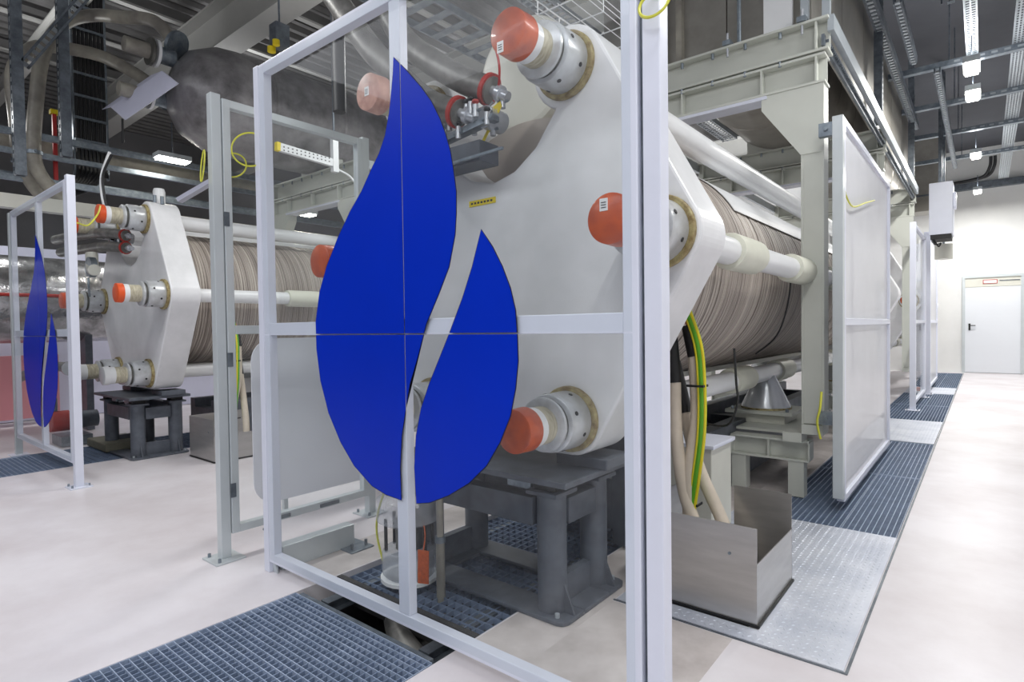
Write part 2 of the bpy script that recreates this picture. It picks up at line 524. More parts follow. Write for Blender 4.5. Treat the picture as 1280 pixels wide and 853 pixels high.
def electrolyser(cx, yf, yr, label, caps, rear=True, front=True, first_sleeve=0.80, cap_len=.09, cover=True):
    t = thing('electrolyser_stack', (cx, yf, 0), label, 'electrolyser', 'electrolyser stacks in the hall')
    cz = 1.68
    out = plate_outline(cx)
    if front:
        MB().prism(out, 'y', yf, yf + .28).build('end_plate', M['plate'], t, bevel=.012)
    if rear:
        MB().prism(out, 'y', yr - .24, yr).build('end_plate', M['plate'], t, bevel=.012)
    # the pile of cell frames: real ridges round the drum
    prof = []
    ya, yb = yf + .28, yr - .24
    n = int((yb - ya) / .026)
    rnd = random.Random(3)
    for k in range(n):
        a = k / n
        r = .735 + rnd.uniform(-.0035, .0035)
        prof += [(a, r - .006), (a + .12 / n, r), (a + .88 / n, r), (a + .999 / n, r - .006)]
    m = MB()
    m.lathe((cx, ya, cz), (cx, yb, cz), prof, 72, True, True)
    m.build('cell_pile', M['stack'], t, kind='stuff')
    B(cx - .1, cx + .1, ya + .01, yb - .01, cz - .78, cz - .74).build('bottom_rail', M['cream'], t)
    cv = MB()
    for k in range(8):
        a, b = math.radians(30 + 5 * k), math.radians(35 + 5 * k)
        q = [(cx + rr * math.cos(w), cz + rr * math.sin(w)) for rr, w in ((.745, a), (.75, a), (.75, b), (.745, b))]
        cv.prism(q, 'y', ya + 1.4, yb - .3)
    if cover:
        cv.build('cream_cover_strip', M['rod_white'], t)
    for key, dx, dz in RODS:
        x, z = cx + dx, cz + dz
        ye = yf - .5
        y2 = yr + .35
        rod = MB().cyl((x, yf + .1, z), (x, yr - .1, z), .07 if dz <= 0 else .078, n=24).build('tie_rod', M['rod_white'], t)
        if dz <= 0:
            s = yf + first_sleeve + (0.0 if dz == 0 else 1.35)
            while s < yr - .6:
                MB().lathe((x, s, z), (x, s + .42, z), [(0, .08), (0, .092), (.06, .096), (.94, .096), (1, .09), (1, .08)], 24).build('sleeve', M['sleeve'], rod)
                s += 1.2
        if front:
            MB().cyl((x, yf - .025, z), (x, yf, z), .150, .152, n=36).build('washer', M['washer'], rod, bevel=.004)
            MB().lathe((x, yf - .175, z), (x, yf - .025, z), [(0, .122), (.03, .128), (.97, .131), (1, .128)], 36).build('hydraulic_nut', M['collar'], rod)
            hm = MB()
            for k in range(8):
                a = PI * (k + .5) / 4
                yy = yf - .07 if k % 2 else yf - .13
                q = Vector((x + .1285 * math.cos(a), yy, z + .1285 * math.sin(a)))
                dvec = Vector((math.cos(a), 0, math.sin(a)))
                hm.cyl(q - dvec * .01, q + dvec * .003, .010, n=10)
            hm.build('spanner_holes', M['black'], rod, kind='stuff')
            MB().cyl((x, yf - .195, z), (x, yf - .175, z), .108, n=32).build('gap_ring', M['collar_dark'], rod)
            MB().lathe((x, yf - .22, z), (x, yf - .195, z), [(0, .108), (.2, .118), (.8, .118), (1, .108)], 36).build('lock_ring', M['collar'], rod)
            MB().cyl((x, yf - .41, z), (x, yf - .22, z), .082, n=32).build('threaded_end', M['thread'], rod)
            if dz <= 0 or key == 'tr':
                MB().cyl((x, yf - .42 + cap_len - .02, z), (x, yf - .375 + cap_len, z), .0845, n=32).build('tape_band', M['rod_white'], rod)
            cm = caps.get(key)
            if cm:
                MB().lathe((x, yf - .42, z), (x, yf - .42 + cap_len, z), [(0, .082), (.06, .09), (.92, .093), (1, .09)], 36).build('end_cap', cm, rod)
                if cm in (M['cap_orange'], M['cap_pink']) and key in ('tr', 'r', 'tl'):
                    lx, lz = (-.035, -.055) if key == 'tr' else (-.02, .05) if key == 'r' else (0.0, 0.0)
                    lb = MB().box(x + lx - .016, x + lx + .016, yf - .4225, yf - .4195, z + lz - .022, z + lz + .022).build('tag', M['paper'], rod)
                    lk = MB()
                    for q in range(3):
                        lk.box(x + lx - .010, x + lx + .010, yf - .4235, yf - .4215, z + lz - .012 + q * .009, z + lz - .009 + q * .009)
                    lk.build('print', M['ink'], rod)
        if rear:
            MB().cyl((x, yr, z), (x, yr + .2, z), .14, n=24).build('hydraulic_nut', M['collar'], rod)
            MB().cyl((x, yr + .2, z), (x, yr + .42, z), .08, n=20).build('threaded_end', M['thread'], rod)
            MB().cyl((x, yr + .40, z), (x, yr + .5, z), .092, n=20).build('end_cap', M['cap_orange'], rod)
    return t


o_, p_, r_ = M['cap_orange'], M['cap_pink'], M['cap_red']
electrolyser(-1.92, 2.22, 9.2, 'large electrolyser drum behind the big blue flame screen, six orange capped rods', dict(tr=o_, r=o_, br=o_, bl=o_, l=o_, tl=p_))
electrolyser(-7.20, 2.29, 9.2, 'second electrolyser drum at left with its white end plate in full view', dict(tr=r_, r=r_, br=M['rod_white'], bl=M['rod_white'], l=r_, tl=r_), first_sleeve=1.3, cap_len=.055, cover=False)
electrolyser(-1.92, 12.3, 17.6, 'farthest electrolyser near the end wall, mostly hidden by white screens', dict(tr=o_, r=o_, br=o_, bl=o_, l=o_, tl=o_))


# ------------------------------------------------------------------ grey pedestals under the end plates
def pedestal(cx, y, label, dx=0.0, gusset=False):
    t = thing('steel_pedestal', (cx, y, 0), label, 'stand', 'grey pedestals under the end plates')
    x0, x1, y0, y1 = cx - .53, cx + .53, y, y + .56
    m = MB()
    c_ = .045
    for ya_, yb_, sg in ((y0, y0 + .17, 1), (y1, y1 - .17, -1)):
        pl = [(x0, yb_), (x0, ya_ + sg * c_), (x0 + c_ * .3, ya_ + sg * c_ * .3), (x0 + c_, ya_), (x1 - c_, ya_), (x1 - c_ * .3, ya_ + sg * c_ * .3), (x1, ya_ + sg * c_), (x1, yb_)]
        m.prism(pl, 'z', 0.001, .022)
    m.box(x0, x0 + .22, y0 + .17, y1 - .17, 0.001, .022)
    m.box(x1 - .22, x1, y0 + .17, y1 - .17, 0.001, .022)
    m.build('base_plate', M['stand'], t, bevel=.006)
    cols = [(cx + sx * .40, y + yy) for sx in (-1, 1) for yy in (.10, .46)]
    for i, (x, yy) in enumerate(cols):
        c = MB().cyl((x, yy, .022), (x, yy, .55), .068, n=24).build('column', M['stand'], t)
        MB().box(x - .085, x + .085, yy - .085, yy + .085, .55, .57).build('cap_plate', M['stand'], c, bevel=.004)
        MB().box(x - .06, x + .06, yy - .06, yy + .06, .57, .612).build('rubber_pad', M['black'], c, bevel=.006)
    for sx in (-1, 1):
        x = cx + sx * .40
        MB().box(x - .02, x + .02, y + .16, y + .40, .022, .15).build('side_web', M['stand'], t)
        MB().box(x - .055, x + .055, y + .16, y + .40, .40, .52).build('side_beam', M['stand'], t, bevel=.004)
        for yy in (.10, .46):
            MB().prism([(x + sx * .062, .022), (x + sx * .062, .16), (x + sx * .12, .022)], 'y', y + yy - .006, y + yy + .006).build('gusset', M['stand'], t)
        for yy in (.035, .525):
            MB().cyl((cx + sx * .47, y + yy, .02), (cx + sx * .47, y + yy, .04), .011, n=8).build('anchor_bolt', M['strut_lit'], t)
    for yy in (.04, .46):
        MB().box(cx - .335, cx + .335, y + yy, y + yy + .08, .40, .53).build('cross_beam', M['stand'], t, bevel=.004)
    MB().box(cx - .2, cx - .06, y + .05, y + .12, .56, .612).build('spacer_block', M['galv'], t, bevel=.004)
    MB().box(cx + .18, cx + .32, y + .05, y + .12, .56, .612).build('spacer_block', M['galv'], t, bevel=.004)
    MB().box(cx - .56, cx + .56, y - .02, y + .56, .612, .64).build('top_plate', M['stand'], t, bevel=.005)
    for a in (-.45, .45):
        MB().box(cx + a - .14, cx + a + .14, y + .27, y + .5, .64, .69).build('saddle', M['stand'], t, bevel=.005)
    return t


pedestal(-1.92, 2.035, 'grey four column steel pedestal seen through the big flame screen')
pedestal(-7.20, 2.085, 'grey four column steel pedestal under the left electrolyser end plate')
pedestal(-1.92, 12.05, 'farthest grey pedestal near the end wall behind white screens')

# ------------------------------------------------------------------ safety screens with the blue flame
FLAME_BODY = [(0.007, 2.405), (0.089, 2.325), (0.169, 2.24), (0.224, 2.172), (0.266, 2.101), (0.297, 2.034), (0.322, 1.962), (0.336, 1.892), (0.349, 1.809), (0.347, 1.726), (0.339, 1.65), (0.305, 1.534), (0.25, 1.44), (0.174, 1.32), (0.121, 1.187), (0.07, 1.076), (0.048, 0.993), (0.015, 0.862), (0.001, 0.727), (0.005, 0.595), (-0.094, 0.601), (-0.188, 0.623), (-0.313, 0.693), (-0.413, 0.788), (-0.504, 0.915), (-0.564, 1.062), (-0.592, 1.21), (-0.594, 1.342), (-0.557, 1.48), (-0.495, 1.596), (-0.399, 1.722), (-0.305, 1.825), (-0.221, 1.899), (-0.152, 1.979), (-0.096, 2.037), (-0.055, 2.103), (-0.024, 2.194), (-0.009, 2.272), (0.003, 2.341)]
FLAME_LEAF = [(0.472, 1.653), (0.523, 1.587), (0.567, 1.514), (0.602, 1.437), (0.623, 1.361), (0.63, 1.267), (0.632, 1.185), (0.619, 1.09), (0.594, 0.992), (0.546, 0.897), (0.48, 0.804), (0.39, 0.726), (0.285, 0.663), (0.175, 0.615), (0.1, 0.598), (0.092, 0.741), (0.105, 0.871), (0.138, 0.984), (0.186, 1.082), (0.255, 1.199), (0.316, 1.303), (0.375, 1.412), (0.427, 1.525), (0.457, 1.608)]


def clip_poly(poly, x0, x1, z0, z1):
    for ax, lim, sg in ((0, x0, 1), (0, x1, -1), (1, z0, 1), (1, z1, -1)):
        out = []
        for i in range(len(poly)):
            a, b = poly[i - 1], poly[i]
            da, db = (a[ax] - lim) * sg, (b[ax] - lim) * sg
            if (da >= 0) != (db >= 0):
                k = da / (da - db)
                out.append((a[0] + (b[0] - a[0]) * k, a[1] + (b[1] - a[1]) * k))
            if db >= 0:
                out.append(b)
        poly = out
        if len(poly) < 3:
            return []
    return poly


def grow(poly, d):
    n, out = len(poly), []
    ar = sum(poly[i - 1][0] * poly[i][1] - poly[i][0] * poly[i - 1][1] for i in range(n))
    sg = 1 if ar > 0 else -1
    for i in range(n):
        a, b, c = Vector(poly[i - 1]), Vector(poly[i]), Vector(poly[(i + 1) % n])
        u, v = (b - a).normalized(), (c - b).normalized()
        nn = Vector((u.y + v.y, -(u.x + v.x)))
        if nn.length < .3:
            nn = Vector((u.y, -u.x))
        nn.normalize()
        out.append(tuple(b + nn * d * sg))
    return out


def poly_slab(poly, y0, y1):
    """filled (also concave) outline in x, z with a small real thickness"""
    bm = bmesh.new()
    vs = [bm.verts.new((x, y0, z)) for x, z in poly]
    f = bm.faces.new(vs)
    r = bmesh.ops.triangulate(bm, faces=[f])
    ext = bmesh.ops.extrude_face_region(bm, geom=r['faces'])
    for g in ext['geom']:
        if isinstance(g, bmesh.types.BMVert):
            g.co.y = y1
    m = MB()
    bm.verts.index_update()
    m.add([tuple(v.co) for v in bm.verts], [tuple(v.index for v in f.verts) for f in bm.faces])
    bm.free()
    return m


def flame_screen(cx, y, w0, w1, z0, z1, label, flame_sx=1.0, flame_dz=0.0, post_l=.052, post_r=.052, detail=True, foot=False, pane_mat='glass'):
    """cx: flame centre; w0, w1: outer edges of the glazed frame; bars stand just behind the panes"""
    t = thing('safety_screen', (cx, y, 0), label, 'screen', 'framed acrylic screens with a blue flame')
    yb0, yb1 = y, y + .045
    bw = .052
    xm = cx - .002
    zm = 1.31
    W = M['white']
    B(w0, w0 + bw, yb0, yb1, z0, z1).build('stile', W, t, bevel=.003)
    B(w1 - bw, w1, yb0, yb1, z0, z1).build('stile', W, t, bevel=.003)
    B(w0 + bw, w1 - bw, yb0, yb1, z1 - .052, z1).build('top_rail', W, t, bevel=.003)
    B(w0 + bw, w1 - bw, yb0, yb1, z0, z0 + .05).build('bottom_rail', W, t, bevel=.003)
    B(w0 + bw, w1 - bw, yb0 + .003, yb1, zm - .032, zm + .032).build('middle_rail', W, t, bevel=.003)
    B(xm - .033, xm + .033, yb0 + .002, yb1, z0 + .05, zm - .032).build('mullion', W, t, bevel=.003)
    B(xm - .033, xm + .033, yb0 + .002, yb1, zm + .032, z1 - .052).build('mullion', W, t, bevel=.003)
    xj, zj = cx + .046, 1.281
    g = .003
    panes = [(w0 + .02, xj - g, z0 + .02, zj - g), (xj + g, w1 - .02, z0 + .02, zj - g), (w0 + .02, xj - g, zj + g, z1 - .02), (xj + g, w1 - .02, zj + g, z1 - .02)]
    yf = y - .008
    for a, b, c, d in panes:
        p = B(a, b, yf, y - .002, c, d).build('pane', M[pane_mat], t)
        for F in (FLAME_BODY, FLAME_LEAF):
            P = [(cx + u * flame_sx, w + flame_dz) for u, w in F]
            q = clip_poly(P, a, b, c, d)
            if len(q) > 2:
                e = clip_poly(grow(P, .0035), a, b, c, d)
                poly_slab(e, yf - .0012, yf - .0002).build('film_edge', M['outline'], p)
                poly_slab(q, yf - .0026, yf - .0013).build('blue_flame_film', M['blue'], p)
    return t


t = flame_screen(-1.87, 1.56, -2.972, -.788, .06, 2.70, 'front framed acrylic screen carrying the huge blue flame, nearest the camera')
# posts of the front screen: their own pushes move them with it, so they are parts
B(-3.028, -2.976, 1.56, 1.615, 0.0, 2.705).build('post', M['white'], t, bevel=.003)
for z in (.55, 1.30, 2.2):
    B(-2.98, -2.968, 1.60, 1.62, z, z + .07).build('hinge', M['strut'], t)
MB().prism([(1.60, 0), (1.60, .12), (1.70, 0)], 'x', -3.006, -3.000).build('gusset', M['white'], t)
MB().prism([(-2.976, .0), (-2.976, .13), (-2.93, 0.0)], 'y', 1.58, 1.588).build('gusset', M['alu'], t)
MB().cyl((-3.10, 1.60, .20), (-3.02, 1.60, .20), .008, n=8).build('lock_bolt', M['strut'], t)

fb = thing('floor_anchor_box', (-2.98, 1.9, 0), 'low grey box on the floor behind the left corner of the flame screen', 'box')
B(-3.02, -2.94, 1.62, 2.08, .001, .13).build('box_body', M['alu'], fb, bevel=.004)
B(-3.05, -2.83, 1.98, 2.14, .001, .01).build('anchor_plate', M['galv'], fb, bevel=.002)
for x, yy in ((-2.87, 2.01), (-2.87, 2.11)):
    MB().cyl((x, yy, .01), (x, yy, .045), .009, n=8).build('anchor_bolt', M['strut'], fb)

pr = thing('screen_post', (-.745, 1.6, 0), 'tall square white post at the right end of the front flame screen', 'post')
B(-.773, -.718, 1.565, 1.622, 0.001, 4.0).build('upright', M['white'], pr, bevel=.003)
B(-.83, -.66, 1.52, 1.68, 0.0, .012).build('foot_plate', M['white'], pr, bevel=.003)
B(-.788, -.773, 1.585, 1.61, .1, 2.69).build('hinge_strip', M['strut'], pr)
B(-.90, -.60, 1.575, 1.61, 3.99, 4.06).build('head_plate', M['white'], pr)

# second flame screen, at the left unit
t = flame_screen(-6.935, 1.43, -7.985, -5.985, .20, 2.60, 'left flame screen with a narrow looking blue flame before the second electrolyser', 1.0, -.17)
B(-5.98, -5.915, 1.43, 1.49, 0.008, 2.63).build('post', M['white'], t, bevel=.003)
B(-6.03, -5.86, 1.38, 1.54, 0.0, .01).build('foot_plate', M['white'], t, bevel=.003)
B(-8.115, -8.055, 1.43, 1.49, 0.008, 2.60).build('post', M['alu'], t, bevel=.003)
B(-8.17, -8.0, 1.38, 1.54, 0.0, .01).build('foot_plate', M['white'], t, bevel=.003)
for x, yy in ((-6.0, 1.4), (-5.89, 1.4), (-5.89, 1.52)):
    MB().cyl((x, yy, .01), (x, yy, .03), .008, n=8).build('anchor_bolt', M['galv'], t)


def side_screen(x, ya, yb, z0, z1, label, panemat='glass', lower=None, side=1, posts=(1, 1), feet=True, name='side_screen', mid=True, psize=.055, split=True):
    """a framed screen in the plane x = const; panes on the aisle side"""
    t = thing(name, (x, (ya + yb) / 2, 0), label, 'screen')
    W = M['alu'] if side < 0 else M['white']
    xa, xb = x - .025, x + .025
    bw = .045
    B(xa, xb, ya, ya + bw, z0, z1).build('stile', W, t, bevel=.003)
    B(xa, xb, yb - bw, yb, z0, z1).build('stile', W, t, bevel=.003)
    B(xa, xb, ya + bw, yb - bw, z1 - bw, z1).build('top_rail', W, t, bevel=.003)
    B(xa, xb, ya + bw, yb - bw, z0, z0 + bw).build('bottom_rail', W, t, bevel=.003)
    if mid:
        B(xa, xb, ya + bw, yb - bw, 1.285, 1.335).build('middle_rail', W, t, bevel=.003)
        zs = ((z0 + bw, 1.285), (1.335, z1 - bw))
    else:
        zs = ((z0 + bw, z1 - bw),)
    for k, (c, d) in enumerate(zs):
        pm = lower if (lower and k == 0) else panemat
        B(x - .003, x + .003, ya + bw - .01, yb - bw + .01, c - .01, d + .01).build('pane', M[pm], t)
    for k, on in enumerate(posts):
        if on:
            yy = ya - psize - .004 if k == 0 else yb + .004
            p = B(x - psize / 2 - .01, x + psize / 2 - .01, yy, yy + psize, .009 if feet else z0 - .02, z1 + .02).build('post', W, t, bevel=.003)
            if feet:
                B(x - .10, x + .08, yy - .06, yy + .11, 0, .01).build('foot_plate', W, p, bevel=.003)
                for sx in (-.075, .055):
                    MB().cyl((x + sx, yy - .03, .01), (x + sx, yy - .03, .03), .009, n=8).build('anchor_bolt', M['galv'], p)
    return t


t = side_screen(-3.36, 1.535, 2.49, .14, 2.62, 'glazed side screen left of the flame screen, running back beside the drum', side=-1)
for z in (.35, 1.1, 1.9):
    B(-3.34, -3.33, 1.533, 1.56, z, z + .08).build('hinge', M['strut'], t)
for yy in (1.75, 2.1):
    B(-3.336, -3.326, yy, yy + .14, .150, .172).build('clip', M['strut'], t)
    B(-3.336, -3.326, yy, yy + .10, 1.30, 1.32).build('clip', M['strut'], t)

# white translucent sheet with rounded corners behind the side screen
def rounded(x0, x1, z0, z1, r, n=6):
    pts = []
    for cx, cz, a0 in ((x1 - r, z0 + r, -90), (x1 - r, z1 - r, 0), (x0 + r, z1 - r, 90), (x0 + r, z0 + r, 180)):
        for k in range(n + 1):
            a = math.radians(a0 + 90 * k / n)
            pts.append((cx + r * math.cos(a), cz + r * math.sin(a)))
    return pts


t = thing('splash_sheet', (-3.865, 2.6, 0), 'upright milky white sheet with rounded corners in the aisle behind the glazed side screen', 'panel')
MB().prism(rounded(1.93, 3.3, .10, 1.25, .16), 'x', -3.868, -3.862).build('sheet', M['sheet_white'], t)
for yy in (2.15, 3.1):
    B(-3.90, -3.868, yy, yy + .03, 0.0, 1.1).build('bracket', M['alu'], t)

# hanging screen at the right aisle and those behind it
t = side_screen(-.76, 4.50, 6.98, .07, 2.70, 'tall white filmed screen hung beside the right walkway, nearest of them', 'film', posts=(0, 0), feet=False)
B(-.800, -.735, 4.44, 4.497, .10, 2.70).build('post', M['alu'], t, bevel=.003)
for z in (.6, 2.58):
    B(-.885, -.80, 4.45, 4.50, z, z + .09).build('bracket', M['galv'], t)
    MB().cyl((-.84, 4.43, z + .045), (-.84, 4.452, z + .045), .013, n=8).build('bolt', M['galv'], t)
t = side_screen(-.80, 10.40, 12.2, .1, 2.75, 'farther clear screen beside the walkway on a tall white floor post', 'glass', posts=(1, 1), psize=.075)
t = side_screen(-.78, 12.9, 15.2, .1, 2.9, 'farthest white screen beside the walkway near the wall', 'film', posts=(1, 0), psize=.1)


# ------------------------------------------------------------------ portal frames carrying the gas vessels
def portal(cx, y, label, low=True):
    t = thing('support_portal', (cx, y, 0), label, 'frame', 'pale steel portals over the drums')
    G = M['green_beam']
    h = 1.05
    MB().hbeam((cx - h, y + .07, 3.11), (cx + h, y + .07, 3.11), .16, .21).build('lower_beam', G, t, bevel=.002)
    MB().hbeam((cx - h - .02, y + .07, 3.345), (cx + h + .02, y + .07, 3.345), .17, .235).build('upper_beam', G, t, bevel=.002)
    m = MB()
    for dx in (-.99, -.62, 0, .62, .99):
        m.box(cx + dx - .006, cx + dx + .006, y - .008, y + .06, 3.02, 3.20)
        if abs(dx) > .9:
            m.box(cx + dx - .006, cx + dx + .006, y - .01, y + .06, 3.25, 3.44)
    m.build('stiffener', G, t)
    for sx in (-1, 1):
        xo = cx + sx * .965
        c = MB().hbeam((xo, y + .075, .57), (xo, y + .075, 3.005), .15, .15, .016, .012, (sx, 0, 0)).build('column', G, t, bevel=.002)
        B(xo - .062, xo + .062, y + .004, y + .012, .575, 3.0).build('column_cover', G, c)
        MB().prism([(xo + sx * .075, 3.004), (xo - sx * .345, 3.004), (xo - sx * .345, 2.90), (xo - sx * .075, 2.52), (xo + sx * .075, 2.52)], 'y', y - .004, y + .010).build('gusset_plate', G, t, bevel=.002)
        MB().prism([(xo - sx * .345, 3.0), (xo - sx * .345, 2.90), (xo - sx * .075, 2.52), (xo - sx * .075, 2.56), (xo - sx * .325, 2.92), (xo - sx * .325, 3.0)], 'y', y + .01, y + .14).build('gusset_flange', G, t)
        B(xo - .07, xo + .07, y - .02, y + .16, .50, .57).build('base_plate', G, c)
    B(cx - .66, cx + .66, y - .01, y + .15, 2.98, 3.004).build('soffit_plate', M['white'], t)
    m = MB()
    for k in range(7):
        x = cx - .75 + k * .25
        m.cyl((x, y + .0, 3.19), (x, y + .0, 3.235), .012, n=6)
        m.cyl((x, y + .012, 3.40), (x, y + .012, 3.455), .012, n=6)
    m.build('bolt', M['galv'], t, kind='stuff')
    return t


def lower_support(cx, y, label):
    t = thing('lower_support', (cx, y, 0), label, 'frame', 'low white supports with insulating cones')
    G = M['green_beam']
    for sx in (-1, 1):
        xa, xb = sorted((cx + sx * .92, cx + sx * .35))
        m = MB()
        m.box(xa, xb, y + .08, y + .22, .415, .43)
        m.box(xa, xb, y + .08, y + .22, .27, .285)
        m.box(xa, xb, y + .14, y + .152, .285, .415)
        xmid = (xa + xb) / 2
        for x in (xa, xmid, xb):
            m.box(x - .007, x + .007, y + .082, y + .21, .285, .415)
        m.build('low_beam', G, t, bevel=.002)
        for x in (xa + .06, xb - .09):
            B(x - .055, x + .055, y + .09, y + .20, 0.001, .27).build('leg', G, t, bevel=.002)
        B(xa, xb, y + .22, y + 1.5, .45, .47).build('shelf_plate', G, t)
        B(*sorted((cx + sx * .89, cx + sx * .76)), y + .0, y + .18, .43, .50).build('column_seat', G, t)
        x = cx + sx * .45
        c = MB().lathe((x, y + .7, .59), (x, y + .7, .86), [(0, .2), (.02, .2), (1, .075)], 32).build('cone_insulator', M['rod_metal'], t)
        MB().cyl((x, y + .7, .575), (x, y + .7, .59), .205, n=32).build('brown_gasket', M['washer'], c)
        B(x - .27, x + .27, y + .45, y + .95, .545, .575).build('cone_plate', G, t, bevel=.003)
        B(x - .2, x + .2, y + .5, y + .9, .47, .545).build('cone_box', M['cream'], t, bevel=.003)
        for a in (-.22, .22):
            MB().cyl((x + a, y + .5, .575), (x + a, y + .5, .60), .014, n=6).build('bolt', M['galv'], t)
    return t


for cx, ys in ((-1.92, (4.6, 7.65, 11.3)), (-7.2, (4.5, 7.65))):
    for k, y in enumerate(ys):
        where = ('nearest portal over the ' if k == 0 else 'second portal back over the ' if k == 1 else 'third portal back over the ')
        portal(cx, y, 'pale grey steel portal with corner gussets, ' + where + ('right drum' if cx > -3 else 'left drum'))
        if k < 2:
            lower_support(cx, y, 'low white beam support with cone insulators, ' + ('first' if k == 0 else 'second') + ' under the ' + ('right drum' if cx > -3 else 'left drum'))

# longitudinal rails on top of the portals
for cx, nm in ((-1.92, 'right drum'), (-7.2, 'left drum')):
    t = thing('edge_rail', (cx + 1.08, 8, 3.2), 'bright perforated steel rail running along the portal tops over the ' + nm, 'rail')
    MB().box(cx + 1.06, cx + 1.10, 4.62, 11.4, 3.36, 3.47).build('rail', M['strut_lit'], t)
    m = MB()
    for k in range(170):
        yy = 4.66 + k * .04
        m.box(cx + 1.035, cx + 1.0605, yy, yy + .02, 3.30, 3.32)
    m.box(cx + 1.02, cx + 1.04, 4.62, 11.4, 3.27, 3.35)
    m.build('slotted_strip', M['strut'], t, kind='stuff')
    t = thing('edge_rail', (cx - 1.08, 8, 3.2), 'bright steel rail along the far side of the portal tops over the ' + nm, 'rail')
    MB().box(cx - 1.10, cx - 1.06, 4.62, 11.4, 3.36, 3.47).build('rail', M['strut_lit'], t)


# gas vessels over the drums
def vessel(cx, y0, y1, m_, label, z=4.08, R=.62):
    t = thing('gas_vessel', (cx, y0, z - R), label, 'vessel', 'long metal jacketed vessels over the drums')
    prof = [(0, .16), (0.003, .3), (.012, .48), (.03, .60), (.045, R), (1, R)]
    MB().lathe((cx, y0, z), (cx, y1, z), prof, 56).build('jacket', m_, t)
    yy = y0 + .9
    while yy < y1 - .2:
        MB().lathe((cx, yy, z), (cx, yy + .05, z), [(0, R), (.2, R + .008), (.8, R + .008), (1, R)], 56, caps=False).build('jacket_seam', m_, t)
        yy += 1.0
    yy = 4.67 if y0 < 4 else 7.72
    while yy < min(y1, 11.4):
        B(cx - .42, cx + .42, yy - .06, yy + .06, 3.464, 3.62).build('saddle', M['green_beam'], t)
        yy += 3.05 if yy < 6 else 3.65
    return t


vessel(-1.92, 4.82, 16.8, M['vessel_b'], 'long grey cylindrical vessel lying on the portals above the right drum')
vessel(-7.20, 2.75, 16.8, M['vessel'], 'long mottled grey foil vessel above the left drum')


# ------------------------------------------------------------------ gratings, tread plates
def grating(x0, x1, y0, y1, label, along='x', px=.033, py=.033, z=0.0, group='galvanised floor gratings', m_top='grate', m_low='grate_low'):
    t = thing('floor_grating', ((x0 + x1) / 2, (y0 + y1) / 2, z - .035), label, 'grating', group)
    f = MB()
    for a, b, c, d in ((x0, x1, y0, y0 + .004), (x0, x1, y1 - .004, y1), (x0, x0 + .004, y0, y1), (x1 - .004, x1, y0, y1)):
        f.box(a, b, c, d, z - .035, z)
    f.build('border', M[m_top], t)
    top, low = MB(), MB()
    if along == 'x':
        y = y0 + py
        while y < y1 - .01:
            top.box(x0, x1, y - .0016, y + .0016, z - .033, z - .001)
            y += py
        x = x0 + px
        while x < x1 - .01:
            low.box(x - .0025, x + .0025, y0, y1, z - .028, z - .005)
            x += px
    else:
        x = x0 + px
        while x < x1 - .01:
            top.box(x - .002, x + .002, y0, y1, z - .033, z - .001)
            x += px
        y = y0 + py
        while y < y1 - .01:
            low.box(x0, x1, y - .002, y + .002, z - .028, z - .005)
            y += py
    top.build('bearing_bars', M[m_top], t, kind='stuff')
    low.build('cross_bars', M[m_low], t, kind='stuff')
    return t


grating(-2.645, -1.655, .53, 1.52, 'square meshed galvanised grating in the floor right in front of the blue flame screen')
grating(-2.645, -1.655, -.55, .525, 'galvanised grating nearest the camera, before the one at the flame screen')
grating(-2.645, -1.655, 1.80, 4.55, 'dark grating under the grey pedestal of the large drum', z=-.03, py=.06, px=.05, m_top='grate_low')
grating(-7.995, -6.935, .45, 1.52, 'galvanised grating in the floor before the left flame screen', py=.04, px=.05)
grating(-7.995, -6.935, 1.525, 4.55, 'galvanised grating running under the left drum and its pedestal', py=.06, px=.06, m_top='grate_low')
sp = [(4.13, 5.825), (5.835, 7.55), (9.30, 11.1), (11.11, 12.9), (14.2, 18.35)]
wh = ['first', 'second', 'third', 'fourth', 'farthest']
for k, (a, b) in enumerate(sp):
    pyy = .016 if k < 2 else .06
    grating(-.700, -.404, a, b, 'narrow grating at the right walkway edge, %s from the tread plate' % wh[k], 'y', .033, pyy)
    grating(-1.146, -.705, a, b, 'grating beside the drum supports, %s from the tread plate' % wh[k], 'y', .037, pyy * 1.6)


def tread(x0, x1, y0, y1, holes, label, step=.034):
    t = thing('tread_plate', ((x0 + x1) / 2, (y0 + y1) / 2, 0), label, 'plate', 'steel tread plates in the floor')
    m = MB()
    xs_ = sorted({x0, x1} | {p for h in holes for p in h[:2]})
    ys_ = sorted({y0, y1} | {p for h in holes for p in h[2:]})
    ok = lambda x, y: not any(a < x < b and c < y < d for a, b, c, d in holes)
    for i in range(len(xs_) - 1):
        for j in range(len(ys_) - 1):
            if ok((xs_[i] + xs_[i + 1]) / 2, (ys_[j] + ys_[j + 1]) / 2):
                m.box(xs_[i], xs_[i + 1], ys_[j], ys_[j + 1], .0005, .005)
    m.build('sheet', M['checker'], t)
    q = MB()
    i = 0
    y = y0 + .02
    while y < y1 - .015:
        x = x0 + .02 + (step / 2 if i % 2 else 0)
        while x < x1 - .015:
            if ok(x - .015, y) and ok(x + .015, y):
                s = 1 if i % 2 else -1
                dx, dy = .011 * .7071, .011 * .7071 * s
                ex, ey = -dy * .28, dx * .28
                q.add([(x - dx, y - dy, .005), (x + ex, y + ey, .005), (x + dx, y + dy, .005), (x - ex, y - ey, .005), (x, y, .0072)],
                      [(0, 4, 1), (1, 4, 2), (2, 4, 3), (3, 4, 0)])
            x += step
        y += step / 2
        i += 1
    q.build('raised_tread', M['checker'], t, kind='stuff')
    return t


